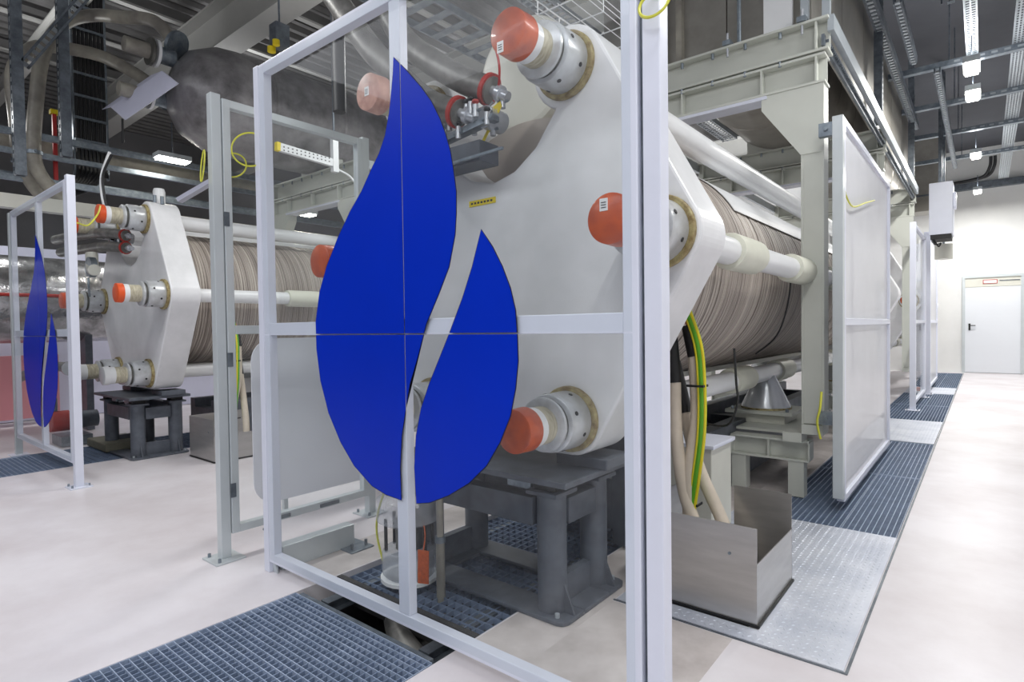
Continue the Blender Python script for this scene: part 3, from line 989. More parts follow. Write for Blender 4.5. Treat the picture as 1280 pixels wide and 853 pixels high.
tread(-1.35, -.400, 2.42, 4.125, [(-1.33, -.735, 2.53, 3.14)], 'large steel tread plate around the foot of the stainless cable trough', .04)
tread(-1.146, -.404, 7.56, 9.29, [], 'bright tread plate between the gratings further along the right walkway', .06)
tread(-1.146, -.404, 12.91, 14.19, [], 'farthest tread plate near the end wall beside the walkway', .1)

# ------------------------------------------------------------------ stainless cable troughs
def trough(dx, dy, label, m_='inox'):
    x0, x1, y0, y1 = -1.31 + dx, -.745 + dx, 2.545 + dy, 3.125 + dy
    t = thing('cable_trough', ((x0 + x1) / 2, (y0 + y1) / 2, 0), label, 'trough', 'stainless cable troughs')
    B(x0, x1, y0, y0 + .004, .008, .43).build('front_panel', M[m_], t)
    MB().prism([(y0 + .004, .008), (y1, .008), (y1, .268), (y0 + .004, .275)], 'x', x1 - .004, x1).build('side_panel', M[m_], t)
    B(x0, x0 + .004, y0 + .004, y1, .008, .43).build('side_panel', M[m_], t)
    B(x0 + .28, x1, y1 - .004, y1, .008, .445).build('back_panel', M[m_], t)
    m = MB()
    m.box(x0, x1 + .006, y0 - .008, y0, .005, .016)
    m.box(x1, x1 + .010, y0, y1, .005, .016)
    m.build('black_seal', M['black'], t)
    MB().cyl((x1 - .011, y1 - .25, .18), (x1 - .004, y1 - .25, .18), .008, n=8).build('rivet', M['galv'], t)
    MB().cyl((x0 + .45, y0 - .004, .30), (x0 + .45, y0, .30), .007, n=8).build('rivet', M['galv'], t)
    return t


trough(0, 0, 'open stainless steel cable trough standing on the tread plate by the large drum')
trough(-5.13, 0.0, 'dark looking steel cable trough beside the left drum pedestal')


def hoses(dx, dy, where):
    def P(ps):
        return [(x + dx, y + dy, z) for x, y, z in ps]
    sp_ = [
        [(-1.225, 3.0, 1.30), (-1.195, 3.0, 1.15), (-1.178, 2.99, .82), (-1.206, 2.95, .52), (-1.20, 2.93, .30), (-1.19, 2.92, .05)],
        [(-1.30, 2.94, 1.25), (-1.275, 2.93, 1.02), (-1.267, 2.93, .72), (-1.225, 2.93, .42), (-1.13, 2.9, .20), (-1.10, 2.88, .03)],
        [(-1.33, 3.05, 1.10), (-1.27, 3.05, .85), (-1.20, 3.05, .55), (-1.05, 3.0, .28), (-.98, 2.96, .12), (-.95, 2.95, .03)],
    ]
    nm = ['rightmost', 'middle', 'leftmost']
    for k, s in enumerate(sp_):
        s = P(s)
        t = thing('power_cable', s[-1], 'cream sleeved power cable, %s of three dropping into the %s' % (nm[k], where), 'cable', 'cream power cables')
        MB().tube(s[1:], .034, 14).build('cream_sleeve', M['hose'], t)
        a, b = Vector(s[0]), Vector(s[1])
        MB().cyl(b + (a - b) * -.1, a, .037, n=14).build('black_boot', M['black'], t)
        d = (a - b).normalized()
        MB().bar(a - d * .01, a + d * .09 + Vector((-.02, 0, 0)), .035, .008).build('copper_lug', M['copper'], t)
    s = P([(-1.225, 2.97, 1.40), (-1.158, 2.97, 1.20), (-1.136, 2.96, .99), (-1.135, 2.95, .74), (-1.165, 2.94, .48), (-1.19, 2.93, .28), (-1.20, 2.92, .05)])
    t = thing('earth_cable', s[-1], 'thick green and yellow earth cable in front of the cream cables, ' + where, 'cable', 'green and yellow earth cables')
    MB().tube(s, .021, 12).build('sheath', M['green'], t)
    for o in (-.0165, .0165):
        MB().tube([(x + o, y - .0105, z) for x, y, z in s], .0085, 8).build('stripe', M['yellow'], t)
    m = MB()
    for zc, xa, xb in ((.985, -1.205, -1.115), (.36, -1.235, -1.15)):
        m.box(xa + dx, xb + dx, 2.918 + dy, 2.925 + dy, zc - .006, zc + .006)
        m.box(xb + dx - .004, xb + dx, 2.925 + dy, 2.99 + dy, zc - .006, zc + .006)
    tag(m.build('cable_tie', M['black']), 'black ties binding the cables above the ' + where, 'tie')


hoses(0, 0, 'near stainless trough')
hoses(-5.13, .02, 'left drum trough')
tag(MB().tube([(-.985, 3.0, 1.18), (-.975, 3.0, 1.0), (-.97, 3.0, .90), (-1.03, 3.02, .78), (-1.2, 3.1, .77)], .006, 8).build('thin_cable', M['black']), 'thin black sensor cable hanging under the drum beside the lower rod', 'cable')
tag(MB().tube([(-.865, 4.43, .83), (-.868, 4.4, .72), (-.89, 4.42, .62), (-.875, 4.45, .50)], .008, 8).build('earth_lead', M['ywire']), 'short yellow green earth lead at the foot of the nearest portal column', 'lead')
t = thing('terminal_box', (-1.42, 3.55, 0), 'white terminal box low behind the stainless trough', 'box')
B(-1.60, -1.27, 3.45, 3.8, .01, .55).build('body', M['cream'], t, bevel=.006)
B(-1.62, -1.25, 3.43, 3.82, .55, .575).build('lid', M['white'], t, bevel=.004)


# earth wire loops on the screens
def loop(c, r, d, label, squash=1.0, n=22):
    pts = []
    for k in range(n + 1):
        a = 2 * PI * k / n + 1.2
        u, w = r * math.cos(a), r * math.sin(a) * squash
        pts.append((c[0] + u * d[0], c[1] + u * d[1] + .01 * math.sin(a), c[2] + w))
    o = MB().tube(pts, .0045, 6, sub=2).build('earth_wire', M['ywire'])
    return tag(o, label, 'wire', 'yellow green earth wires')


loop((-3.035, 1.54, 2.27), .09, (.45, .89), 'coiled yellow green wire loop hung across the left post of the flame screen')
loop((-3.36, 1.60, 2.26), .07, (.45, .89), 'wire loop half hidden at the top of the glazed side screen')
loop((-3.425, 1.46, 2.24), .02, (1, 0), 'wire loop hanging on the outer side of the tall side screen post', 4.5)
loop((-.72, 1.535, 2.205), .045, (1, 0), 'yellow wire loop high on the white post right of the flame screen', .9)
tag(MB().tube([(-5.924, 1.50, 2.235), (-6.025, 1.6, 2.24), (-6.123, 1.7, 2.362), (-6.40, 1.8, 2.49)], .007, 8).build('earth_wire', M['ywire']), 'yellow wire curving from the left flame screen post up to the orange capped rod', 'wire', 'yellow green earth wires')
tag(MB().tube([(-.74, 4.52, 2.20), (-.735, 4.8, 2.14), (-.735, 5.4, 2.26), (-.74, 5.9, 2.36)], .006, 8).build('earth_wire', M['ywire']), 'yellow green wire draped over the white filmed screen by the walkway', 'wire', 'yellow green earth wires')

# ------------------------------------------------------------------ fittings around the near drum
def pipe_pair(parts, label, r=.066):
    t = thing('insulated_pipes', parts[0][0], label, 'pipe', 'grey insulated gas pipes')
    for k, p in enumerate(parts):
        q = MB().tube(p, r, 16).build('pipe', M['pipe'], t)
        a, b = Vector(p[0]), Vector(p[1])
        d = (b - a).normalized()
        MB().cyl(a + d * .01, a + d * .03, r + .012, n=20).build('red_clamp', M['red'], q)
        MB().cyl(a - d * .10, a + d * .01, r * .38, n=16).build('coupling', M['rod_metal'], q)
        MB().cyl(a - d * .06, a - d * .035, r * .6, n=16).build('flange', M['rod_metal'], q)
    return t


A = [(-1.852, 2.15, 2.451), (-2.05, 2.12, 2.561), (-2.395, 2.10, 2.826), (-2.596, 2.1, 3.113), (-2.85, 2.1, 3.55)]
Bp = [(-2.00, 2.08, 2.36), (-2.207, 2.06, 2.46), (-2.397, 2.02, 2.64), (-2.579, 1.98, 2.83), (-2.95, 1.96, 3.30)]
pipe_pair([A, Bp], 'two fat grey insulated pipes rising left behind the flame tip')
pipe_pair([[(-7.02, 2.2, 2.33), (-7.35, 2.1, 2.38), (-7.9, 2.05, 2.42), (-8.8, 2.0, 2.45)], [(-7.02, 2.2, 2.20), (-7.35, 2.12, 2.24), (-7.9, 2.1, 2.27), (-8.8, 2.05, 2.30)]], 'two grey pipes running left from the notch of the white end plate', .055)


# instrument cluster in the notch between the upper rods, tray, cream cabinet
def cluster(cx, y, label):
    t = thing('valve_cluster', (cx, y, 2.2), label, 'valves', 'small bright valve clusters')
    rnd = random.Random(5)
    MB().bar((cx - .42, y - .02, 2.24), (cx + .12, y - .02, 2.30), .05, .03).build('support_bar', M['galv'], t)
    for k in range(16):
        x = cx - .36 + k * .032
        z = 2.29 + rnd.uniform(-.02, .10)
        yy = y + rnd.uniform(-.07, .05)
        v = MB().cyl((x, yy, z - .03), (x, yy, z + .03), .014, n=10).build('valve_body', M['rod_metal'], t)
        MB().cyl((x - .03, yy, z), (x + .03, yy, z), .008, n=8).build('fitting', M['galv'], v)
        MB().lathe((x, yy, z + .03), (x, yy, z + .052), [(0, .006), (.5, .018), (1, .016)], 10).build('knob', M['red'] if k % 3 == 0 else M['black'], v)
    for k in range(3):
        x = cx - .3 + k * .17
        MB().tube([(x, y, 2.30), (x - .02, y + .02, 2.36), (x + .05, y + .03, 2.42)], .006, 8).build('thin_tube', M['rod_metal'], t)
    MB().cyl((cx + .05, y - .02, 2.32), (cx + .05, y + .1, 2.32), .055, n=20).build('bonnet', M['rod_metal'], t)
    return t


cluster(-1.92, 2.13, 'cluster of small bright valves beside the fat grey pipes above the flame screen centre')
cluster(-7.2, 2.2, 'cluster of small valves on the white end plate of the left drum')
t = thing('cream_drum', (-2.12, 3.0, 2.46), 'short cream drum lying on the large stack behind the grey pipes', 'drum')
MB().lathe((-2.12, 2.72, 2.80), (-2.12, 3.9, 2.80), [(0, .30), (.01, .325), (.03, .335), (1, .335)], 48).build('shell', M['cream'], t)
MB().lathe((-2.12, 2.70, 2.80), (-2.12, 2.72, 2.80), [(0, .04), (1, .30)], 48).build('front_face', M['cream'], t)
for y in (2.9, 3.7):
    B(-2.28, -1.96, y, y + .06, 2.40, 2.50).build('saddle', M['cream'], t)
t = thing('dark_tray', (-2.1, 2.1, 2.2), 'dark flat tray box below the valve cluster in the plate notch', 'tray')
B(-2.36, -1.86, 2.06, 2.20, 2.10, 2.20).build('box', M['stand'], t, bevel=.004)
B(-2.12, -2.07, 2.055, 2.06, 2.14, 2.18).build('paper_note', M['paper'], t)
MB().bar((-2.42, 2.04, 2.10), (-1.70, 2.04, 2.12), .012, .012).build('front_edge_bar', M['galv'], t)


def basket(x0, x1, ya, yb, z, h, label):
    t = thing('wire_basket_tray', ((x0 + x1) / 2, (ya + yb) / 2, z), label, 'cable tray')
    m = MB()
    for x, zz in ((x0, z + h), (x0, z + h / 2), (x0, z), ((x0 + x1) / 2, z), (x1, z), (x1, z + h / 2), (x1, z + h), (x0 * .75 + x1 * .25, z), (x0 * .25 + x1 * .75, z)):
        m.tube([(x, ya, zz), (x, yb, zz)], .0025, 5, False)
    m.build('long_wires', M['rod_white'], t, kind='stuff')
    y = ya + .02
    while y < yb:
        MB().tube([(x0, y, z + h), (x0, y, z), (x1, y, z), (x1, y, z + h)], .0035, 5, False).build('cross_wire', M['rod_white'], t)
        y += .2
    return t


basket(-1.83, -1.55, 2.48, 3.3, 2.95, .07, 'wire mesh basket tray above the top right rod of the large drum')
tag(MB().tube([(-1.80, 2.1, 2.66), (-1.78, 2.12, 2.52), (-1.86, 2.16, 2.40), (-2.1, 2.2, 2.42)], .006, 8).build('red_signal_wire', M['redline']), 'thin dark red wire hanging down from the top orange cap', 'wire')
for k, (x, y, z, w) in enumerate(((-1.60, 2.298, 2.33, .07), (-1.60, 2.297, 2.24, .12))):
    pass
m = MB()
m.bar((-1.93, 2.150, 2.33), (-1.80, 2.150, 2.38), .002, .022, (0, 0, 1))
m.bar((-1.92, 2.151, 2.22), (-1.80, 2.151, 2.37), .002, .018, (0, 0, 1))
tag(m.build('yellow_tape_strips', M['ytape']), 'two crossed yellow tape strips under the top nut', 'tape')

t = thing('yellow_label', (-1.99, 2.21, 1.93), 'small yellow strip label stuck on the large white end plate', 'label')
B(-2.08, -1.90, 2.216, 2.2195, 1.93, 1.96).build('strip', M['ytape'], t)
m = MB()
for k in range(7):
    m.box(-2.065 + k * .022, -2.052 + k * .022, 2.2145, 2.216, 1.940, 1.950)
m.build('small_print', M['ink'], t, kind='stuff')
# standing insulator with tag and pipe, left of the pedestal
t = thing('drain_trap', (-2.40, 2.06, 0), 'clear plastic drain trap standing low behind the lower tip of the flame', 'trap')
MB().lathe((-2.31, 1.97, .31), (-2.31, 1.97, .46), [(0, .14), (.1, .165), (.8, .165), (1, .12)], 28).build('upper_cup', M['plastic_clear'], t)
MB().lathe((-2.31, 1.97, .03), (-2.31, 1.97, .17), [(0, .12), (.15, .14), (.9, .14), (1, .13)], 28).build('lower_cup', M['plastic_clear'], t)
MB().cyl((-2.31, 1.97, .17), (-2.31, 1.97, .32), .07, n=20).build('body', M['collar_dark'], t)
for k in range(6):
    a = PI * k / 3
    MB().cyl((-2.31 + .12 * math.cos(a), 1.97 + .12 * math.sin(a), .16), (-2.31 + .12 * math.cos(a), 1.97 + .12 * math.sin(a), .33), .009, n=8).build('tie_bolt', M['black'], t)
MB().cyl((-2.31, 1.97, .44), (-2.31, 1.97, .58), .05, n=18).build('neck', M['pipe_beige'], t)
MB().lathe((-2.31, 1.97, .012), (-2.31, 1.97, .03), [(0, .15), (1, .15)], 24).build('foot_ring', M['rod_white'], t)
m = MB()
m.prism([(-2.115, .235), (-2.04, .245), (-2.045, .085), (-2.12, .07)], 'y', 1.855, 1.859)
m.tube([(-2.078, 1.857, .235), (-2.10, 1.89, .30), (-2.19, 1.96, .325)], .003, 6)
tag(m.build('warning_tag', M['orange_tag']), 'small orange tag hanging at the drain trap behind the flame screen', 'tag')
t = thing('drain_pipe', (-2.09, 1.98, 0), 'thin upright grey drain pipe right of the orange tag', 'pipe')
MB().cyl((-2.09, 1.98, -.2), (-2.09, 1.98, .26), .022, n=16).build('lower_tube', M['pipe_beige'], t)
MB().cyl((-2.09, 1.98, .25), (-2.09, 1.98, .66), .017, n=16).build('upper_tube', M['pipe_beige'], t)
MB().cyl((-2.09, 1.98, .24), (-2.09, 1.98, .27), .026, n=16).build('socket', M['galv'], t)
tag(MB().tube([(-2.50, 1.97, .44), (-2.565, 1.97, .30), (-2.58, 1.97, .18), (-2.52, 1.96, .05)], .006, 8).build('earth_wire', M['ywire']), 'yellow green wire bowing down beside the drain trap', 'wire', 'yellow green earth wires')
t = thing('pit_pipe', (-2.2, 1.8, -.25), 'grey pipe elbow lying in the open floor pit under the flame screen', 'pipe')
MB().tube([(-2.42, 2.02, -.16), (-2.30, 1.86, -.13), (-2.12, 1.74, -.14), (-1.92, 1.70, -.2), (-1.72, 1.68, -.3)], .055, 14).build('bend', M['pipe'], t)
MB().tube([(-2.6, 1.66, -.3), (-2.3, 1.62, -.26), (-1.7, 1.60, -.26)], .035, 12).build('lower_line', M['pipe'], t)
for p in ((-2.30, 1.86, -.13), (-1.92, 1.70, -.2)):
    MB().cyl((p[0] - .02, p[1] + .01, p[2]), (p[0] + .02, p[1] - .01, p[2]), .066, n=18).build('clamp', M['galv'], t)
for k, (x, lab) in enumerate(((-2.52, 'left'), (-1.80, 'right'))):
    o = tag(MB().hbeam((x, 1.6, -.07), (x, 4.5, -.07), .06, .06, .008, .006).build('pit_rail', M['strut']), 'dark steel rail sunk in the open pit, %s side under the drum' % lab, 'rail')
tag(B(-2.62, -1.68, 1.525, 1.545, -.1, -.002).build('pit_edge_bar', M['galv']), 'bright bar closing the grating edge under the flame screen', 'bar')
struct(B(-2.655, -1.645, 1.76, 1.79, -.12, -.001).build('trim_2', M['pit']))

# ------------------------------------------------------------------ end wall: door, channel, hung boxes
fr = MB()
fr.box(-.43, -.37, 18.74, 18.80, 0, 2.46)
fr.box(.70, .76, 18.74, 18.80, 0, 2.46)
fr.box(-.37, .70, 18.74, 18.80, 2.40, 2.46)
d = struct(fr.build('door_1', M['alu']))
struct(B(-.37, .70, 18.765, 18.80, .01, 2.16).build('door_leaf', M['door'], d, bevel=.004))
B(-.37, .70, 18.77, 18.80, 2.17, 2.40).build('transom_panel', M['cream'], d)
sg = B(-.02, .26, 18.755, 18.77, 2.24, 2.34).build('sign_frame', M['redline'], d)
B(-.005, .245, 18.75, 18.756, 2.255, 2.325).build('sign_face', M['paper'], sg)
B(.30, .68, 18.755, 18.77, 2.30, 2.32).build('closer_arm', M['strut'], d)
h = B(-.30, -.26, 18.745, 18.765, 1.08, 1.25).build('handle_plate', M['black'], d)
B(-.28, -.16, 18.70, 18.72, 1.19, 1.21).build('handle', M['black'], h)
struct(B(-.9, X1, 18.62, 18.8, 4.62, 4.78).build('trim_3', M['strut']))
struct(B(1.35, 1.38, 18.77, 18.8, 0, 4.6).build('trim_4', M['wall_dark']))
for k, (a, b) in enumerate(((.20, .55), (.12, .42))):
    tag(MB().tube([(a, 18.3, 5.3), (a - .02, 18.35, 5.05), (a - .18, 18.45, 4.85), (a - .8, 18.55, 4.80)], .035, 10).build('black_cable', M['cable_black']), 'black cable arcing to the top of the end wall, %s one' % ('outer' if k == 0 else 'inner'), 'cable', 'black cables over the end wall')
t = thing('switch_box', (-.56, 12.3, 2.72), 'large white box hung high at the end of the walkway', 'box')
B(-.72, -.40, 12.0, 12.6, 2.76, 3.62).build('housing', M['white'], t, bevel=.008)
B(-.70, -.42, 12.02, 12.5, 2.68, 2.76).build('dark_vent', M['black'], t)
B(-.40, -.36, 12.1, 12.4, 3.2, 3.45).build('ear_box', M['white'], t, bevel=.01)
for y in (12.1, 12.5):
    B(-.60, -.55, y, y + .04, 3.62, 5.65).build('hanger', M['strut'], t)
for k in range(2):
    MB().tube([(-.66, 12.05, 2.70), (-.64 + .05 * k, 12.0, 2.6 - .04 * k), (-.56, 12.1, 2.62)], .012, 8).build('cable_tail', M['black'], t)
t = thing('horn_lamp', (-.52, 12.7, 2.45), 'short white drum shaped unit below the large hung box', 'lamp')
MB().cyl((-.55, 12.7, 2.40), (-.55, 12.7, 2.66), .13, n=24).build('shade', M['cream'], t)
MB().cyl((-.55, 12.7, 2.66), (-.55, 12.7, 5.65), .02, n=10).build('stem', M['strut'], t)
t = thing('beige_duct', (-1.1, 17.2, 3.2), 'square beige duct rising behind the hung white box', 'duct')
B(-1.45, -.72, 17.0, 17.7, 3.95, 5.645).build('shaft', M['vessel_b'], t, bevel=.01)
B(-1.47, -.70, 16.98, 17.72, 4.3, 4.34).build('joint_flange', M['strut'], t)
t = thing('upright_duct', (-1.2, 16.3, 0), 'slim white upright casing by the end wall corner', 'casing')
B(-1.25, -1.05, 16.2, 16.5, .01, 3.1).build('casing', M['white'], t, bevel=.01)
B(-1.04, -1.03, 16.25, 16.30, .3, 2.5).build('dark_conduit', M['strut'], t)
tag(B(-.98, -.78, 13.25, 13.40, .006, .075).build('wooden_block', M['cap_orange'], bevel=.005), 'small orange block on the far tread plate at the walkway', 'block')

# ------------------------------------------------------------------ struts, trays and lamps under the roof, right side
def strut(p0, p1, label, w=.041, m_='strut', slots=True, name='strut_channel', group='galvanised strut channels'):
    t = MB().bar(p0, p1, w, w * 1.2).build(name, M[m_])
    return tag(t, label, 'strut', group)


def slotted(p0, p1, w, label, up=(0, 0, 1), step=.09, group='slotted strut rails'):
    p0, p1 = Vector(p0), Vector(p1)
    t = thing('slotted_strut', p0, label, 'strut', group)
    up = Vector(up)
    d = (p1 - p0).normalized()
    s = d.cross(up).normalized()
    for k in (-1, 1):
        MB().bar(p0 + s * k * w * .38, p1 + s * k * w * .38, w * .24, w, up).build('flange', M['strut'], t)
    m = MB()
    L = (p1 - p0).length
    q = 0
    while q < L:
        c = p0 + d * q - up * w * .4
        m.bar(c, c + d * step * .5, w * .55, w * .15, up)
        q += step
    m.build('slot_webs', M['strut_lit'], t, kind='stuff')
    return t


slotted((-.88, 6.0, 4.5), (-.88, 11.6, 4.5), .10, 'long slotted strut rail running back under the roof over the walkway edge')
slotted((-.70, 7.2, 4.62), (-.70, 9.0, 4.62), .08, 'short slotted strut beside the long one over the walkway edge')
slotted((-.45, 8.8, 4.36), (-.45, 14.5, 4.36), .07, 'strut rail between the portal side and the row of lamps')
for k, (y, w) in enumerate(((7.5, 'first'), (11.2, 'second'))):
    t = thing('strut_post', (-.90, y, 3.47), 'dark slotted upright strut, %s above the portal tops by the walkway' % w, 'post', 'slotted uprights')
    B(-.94, -.86, y - .04, y + .04, 3.47, 6.15).build('upright', M['strut'], t)
    m = MB()
    z = 3.6
    while z < 4.9:
        m.box(-.858, -.856, y - .01, y + .01, z, z + .03)
        z += .06
    m.build('slots', M['black'], t, kind='stuff')
for k, y in enumerate((7.55, 9.25, 10.9, 12.6, 14.6)):
    w = ['nearest', 'second', 'third', 'fourth', 'farthest'][k]
    t = thing('cross_strut', (.6, y, 4.5), 'long cross strut over the walkway ceiling, %s of five' % w, 'strut', 'cross struts over the walkway')
    if k == 0:
        MB().bar((.0, y, 4.56), (X1, y, 4.56), .06, .05).build('channel', M['strut'], t)
    else:
        MB().bar((-.9 - .5 * k, y, 4.56), (X1, y, 4.56), .09, .07).build('channel', M['galv'], t)
    m = MB()
    x = -.3
    while x < X1:
        m.box(x, x + .06, y - .047, y - .044, 4.55, 4.575)
        x += .12
    m.build('slots', M['strut_lit'], t, kind='stuff')
    for x in (-.35, 1.6):
        MB().cyl((x, y, 4.59), (x, y, 6.15), .008, n=6).build('hanger_rod', M['strut'], t)


def ladder(x0, x1, y0, y1, z, label, step, m_='strut_lit', extra=0):
    t = thing('cable_ladder', ((x0 + x1) / 2, y0, z), label, 'cable tray', 'perforated cable trays')
    for x in (x0, x1):
        B(x - .008, x + .008, y0, y1, z, z + .06).build('side_rail', M[m_], t)
    m = MB()
    y = y0
    while y < y1:
        m.box(x0, x1, y, y + step * .35, z, z + .006)
        y += step
    for k in range(extra):
        x = x0 + (x1 - x0) * (k + 1) / (extra + 1)
        m.box(x - .008, x + .008, y0, y1, z - .003, z)
    m.build('tray_mesh', M[m_], t, kind='stuff')
    return t


ladder(-.17, -.07, 5.5, 9.6, 4.58, 'narrow perforated tray running straight to the bright lamps', .06, extra=1)
ladder(.26, .42, 5.5, 17.6, 4.60, 'wide mesh tray along the walkway ceiling right of the lamps', .07, extra=4)
ladder(-3.6, -3.2, 2.6, 8.0, 3.75, 'open cable ladder seen above the flame tip between the vessels', .2, 'galv')
ladder(-3.1, -2.9, 3.2, 9.0, 4.1, 'narrow tray beside the open cable ladder between the vessels', .08, 'strut_lit', 2)
for k, y in enumerate((8.7, 9.75, 13.3, 17.0)):
    w = ['nearest', 'second', 'third', 'farthest'][k]
    t = thing('ceiling_lamp', (-.12, y, 4.2), 'glaring hall lamp over the walkway, %s of four in the row' % w, 'lamp', 'bright hall lamps over the walkway')
    B(-.20, -.04, y - .22, y + .22, 4.26, 4.33).build('housing', M['alu'], t)
    B(-.18, -.06, y - .20, y + .20, 4.235, 4.26).build('light_panel', M['lamp_on'], t)
    for yy in (-.15, .15):
        MB().cyl((-.12, y + yy, 4.33), (-.12, y + yy, 4.60), .006, n=6).build('hanger', M['strut'], t)
for k, (x, y, z, lab) in enumerate(((-8.2, 3.12, 3.53, 'small glaring lamp among the rails left of the side screen post'), (-7.9, 4.78, 3.03, 'oval white lamp seen low through the glazed side screen'))):
    t = thing('ceiling_lamp', (x, y, z), lab, 'lamp')
    B(x - .10, x + .10, y - .2, y + .2, z + .02, z + .08).build('housing', M['alu'], t)
    B(x - .08, x + .08, y - .18, y + .18, z, z + .02).build('light_panel', M['lamp_on'], t)
    MB().cyl((x, y, z + .08), (x, y, z + .5), .008, n=6).build('hanger', M['strut'], t)
tag(B(.40, .52, 8.0, 8.16, 4.1, 4.2).build('red_marker', M['red']), 'small red wedge marker at the right edge under the wide mesh tray', 'marker')

# ------------------------------------------------------------------ roof girders and services, left side
for k, (y, lab) in enumerate(((2.35, 'nearest roof girder crossing the top left corner'), (3.85, 'second roof girder above the left vessel'), (7.0, 'third roof girder, above the portals of the hall'), (10.5, 'fourth roof girder deep in the hall'), (14.5, 'fifth roof girder near the end wall'))):
    G = MB()
    if k == 0:
        G.hbeam((X0, y, 5.6), (-6.2, y, 5.6), .14, .26, .02, .012)
    else:
        G.hbeam((X0, y, 5.52), (-2.95, y, 5.52), .34, .62, .03, .02)
    tag(G.build('roof_girder', M['girder']), lab, 'girder', 'pale roof girders')


def lattice(x, y0, y1, z, label):
    t = thing('roof_purlin', (x, y0, z), label, 'purlin', 'slim roof purlins')
    MB().bar((x, y0, z), (x, y1, z), .10, .03).build('flange', M['girder'], t)
    MB().bar((x, y0, z + .09), (x, y1, z + .09), .015, .16).build('web', M['deck'], t)
    return t


for k, x in enumerate((-12.4, -10.9, -9.4, -7.9, -6.4, -4.9)):
    lattice(x, -2, 17, 5.95, 'slim pale purlin under the deck, %s from the left wall' % ['first', 'second', 'third', 'fourth', 'fifth', 'sixth'][k])

P1 = [(-7.2, 2.80, 4.60), (-7.45, 2.68, 4.90), (-7.98, 2.5, 5.06), (-8.4, 2.337, 5.16), (-8.4, 2.05, 4.95), (-8.4, 1.857, 4.55), (-8.4, 1.778, 4.025), (-8.4, 1.733, 3.379), (-8.4, 1.819, 3.078), (-8.4, 2.1, 2.75)]
P2 = [(-7.5, 2.80, 4.10), (-8.0, 2.65, 4.45), (-8.5, 2.42, 4.74), (-8.7, 1.963, 4.747), (-8.72, 1.75, 4.60), (-8.7, 1.62, 4.284), (-8.7, 1.643, 3.787), (-8.7, 1.667, 3.332), (-8.7, 1.77, 3.074), (-8.7, 1.98, 2.78)]
for k, p in enumerate((P1, P2)):
    t = thing('bent_pipe', p[-1], 'fat beige grey pipe arching down at the upper left, %s one' % ('outer big' if k == 0 else 'inner lower'), 'pipe', 'arching beige pipes')
    MB().tube(p, .072, 18).build('pipe', M['pipe_beige'], t)
    MB().cyl(p[0], (p[0][0] + .03, p[0][1] + .02, p[0][2] - .02), .16, n=24).build('flange', M['galv'], t)
    q = p[7]
    MB().cyl((q[0], q[1], q[2] - .03), (q[0], q[1], q[2] + .01), .084, n=20).build('clamp_ring', M['galv'], t)
    MB().cyl((q[0] - .1, q[1], q[2]), (q[0] + .1, q[1], q[2]), .015, n=8).build('clamp_bolt', M['galv'], t)
t = thing('vessel_nozzle', (-7.2, 2.6, 4.1), 'flanged nozzle and valve at the front end of the left foil vessel', 'valve')
for (x, z, r) in ((-7.25, 4.45, .15), (-7.45, 4.02, .14)):
    f_ = MB().cyl((x, 2.62, z), (x, 2.80, z), r * .62, n=24).build('neck', M['galv'], t)
    MB().cyl((x, 2.60, z), (x, 2.63, z), r, n=24).build('flange', M['rod_white'], f_)
    MB().cyl((x, 2.54, z), (x, 2.57, z), r, n=24).build('flange', M['collar_dark'], f_)
    MB().cyl((x, 2.30, z), (x, 2.55, z), r * .55, n=20).build('stub', M['pipe_beige'], f_)
t = thing('folded_sheet', (-7.6, 2.5, 3.68), 'folded lilac grey metal sheet hanging below the left vessel end', 'sheet')
m = MB()
q = [Vector((-8.38, 2.40, 4.04)), Vector((-7.22, 2.55, 4.18)), Vector((-6.39, 2.50, 3.84)), Vector((-7.44, 2.35, 3.68))]
mid0, mid1 = (q[0] + q[3]) / 2 + Vector((0, -.02, .08)), (q[1] + q[2]) / 2 + Vector((0, -.02, .08))
th = Vector((0, .012, .004))
for a, b, c, d in ((q[0], q[1], mid1, mid0), (mid0, mid1, q[2], q[3])):
    vs = [a, b, c, d] + [v + th for v in (a, b, c, d)]
    m.add(vs, [(0, 1, 2, 3), (7, 6, 5, 4), (0, 4, 5, 1), (1, 5, 6, 2), (2, 6, 7, 3), (3, 7, 4, 0)])
m.build('sheet', M['lavender'], t)
MB().cyl((-7.55, 2.36, 3.72), (-7.55, 2.36, 3.45), .012, n=8).build('wire', M['black'], t)

# vertical cable ladder with black cables
t = thing('cable_riser', (-8.9, 2.43, 3.3), 'upright cable ladder packed with black cables at the upper left', 'cable tray')
for y in (2.24, 2.60):
    B(-8.93, -8.87, y - .01, y + .01, 3.3, 6.1).build('side_rail', M['galv'], t)
z = 3.45
while z < 6.0:
    B(-8.86, -8.83, 2.24, 2.60, z, z + .03).build('rung', M['galv'], t)
    z += .28
for k in range(8):
    y = 2.27 + k * .042
    MB().tube([(-8.86, y, 6.1), (-8.86, y, 3.55), (-8.86, y, 3.38), (-8.80 , y - .06 - .02 * k, 3.2 - .01 * k), (-8.75, y - .28 - .03 * k, 3.05 - .012 * k)], .020, 8).build('black_cable', M['cable_black'], t)
tag(B(-8.72, -8.68, 1.98, 2.02, 3.05, 3.95).build('red_upright', M['redline']), 'thin dark red upright bar left of the black cables', 'bar')
tag(B(-8.74, -8.66, 1.96, 2.04, 3.95, 4.0).build('yellow_clip', M['ytape']), 'small yellow clip on the dark red bar', 'clip')
slotted((-8.0, 1.53, 3.0), (-8.0, 1.53, 6.1), .10, 'bluish vertical slotted strut at the far upper left', (0, 1, 0))
slotted((-8.05, 1.95, 3.3), (-8.05, 1.95, 6.1), .10, 'bluish vertical slotted strut beside the arching pipes', (0, 1, 0))
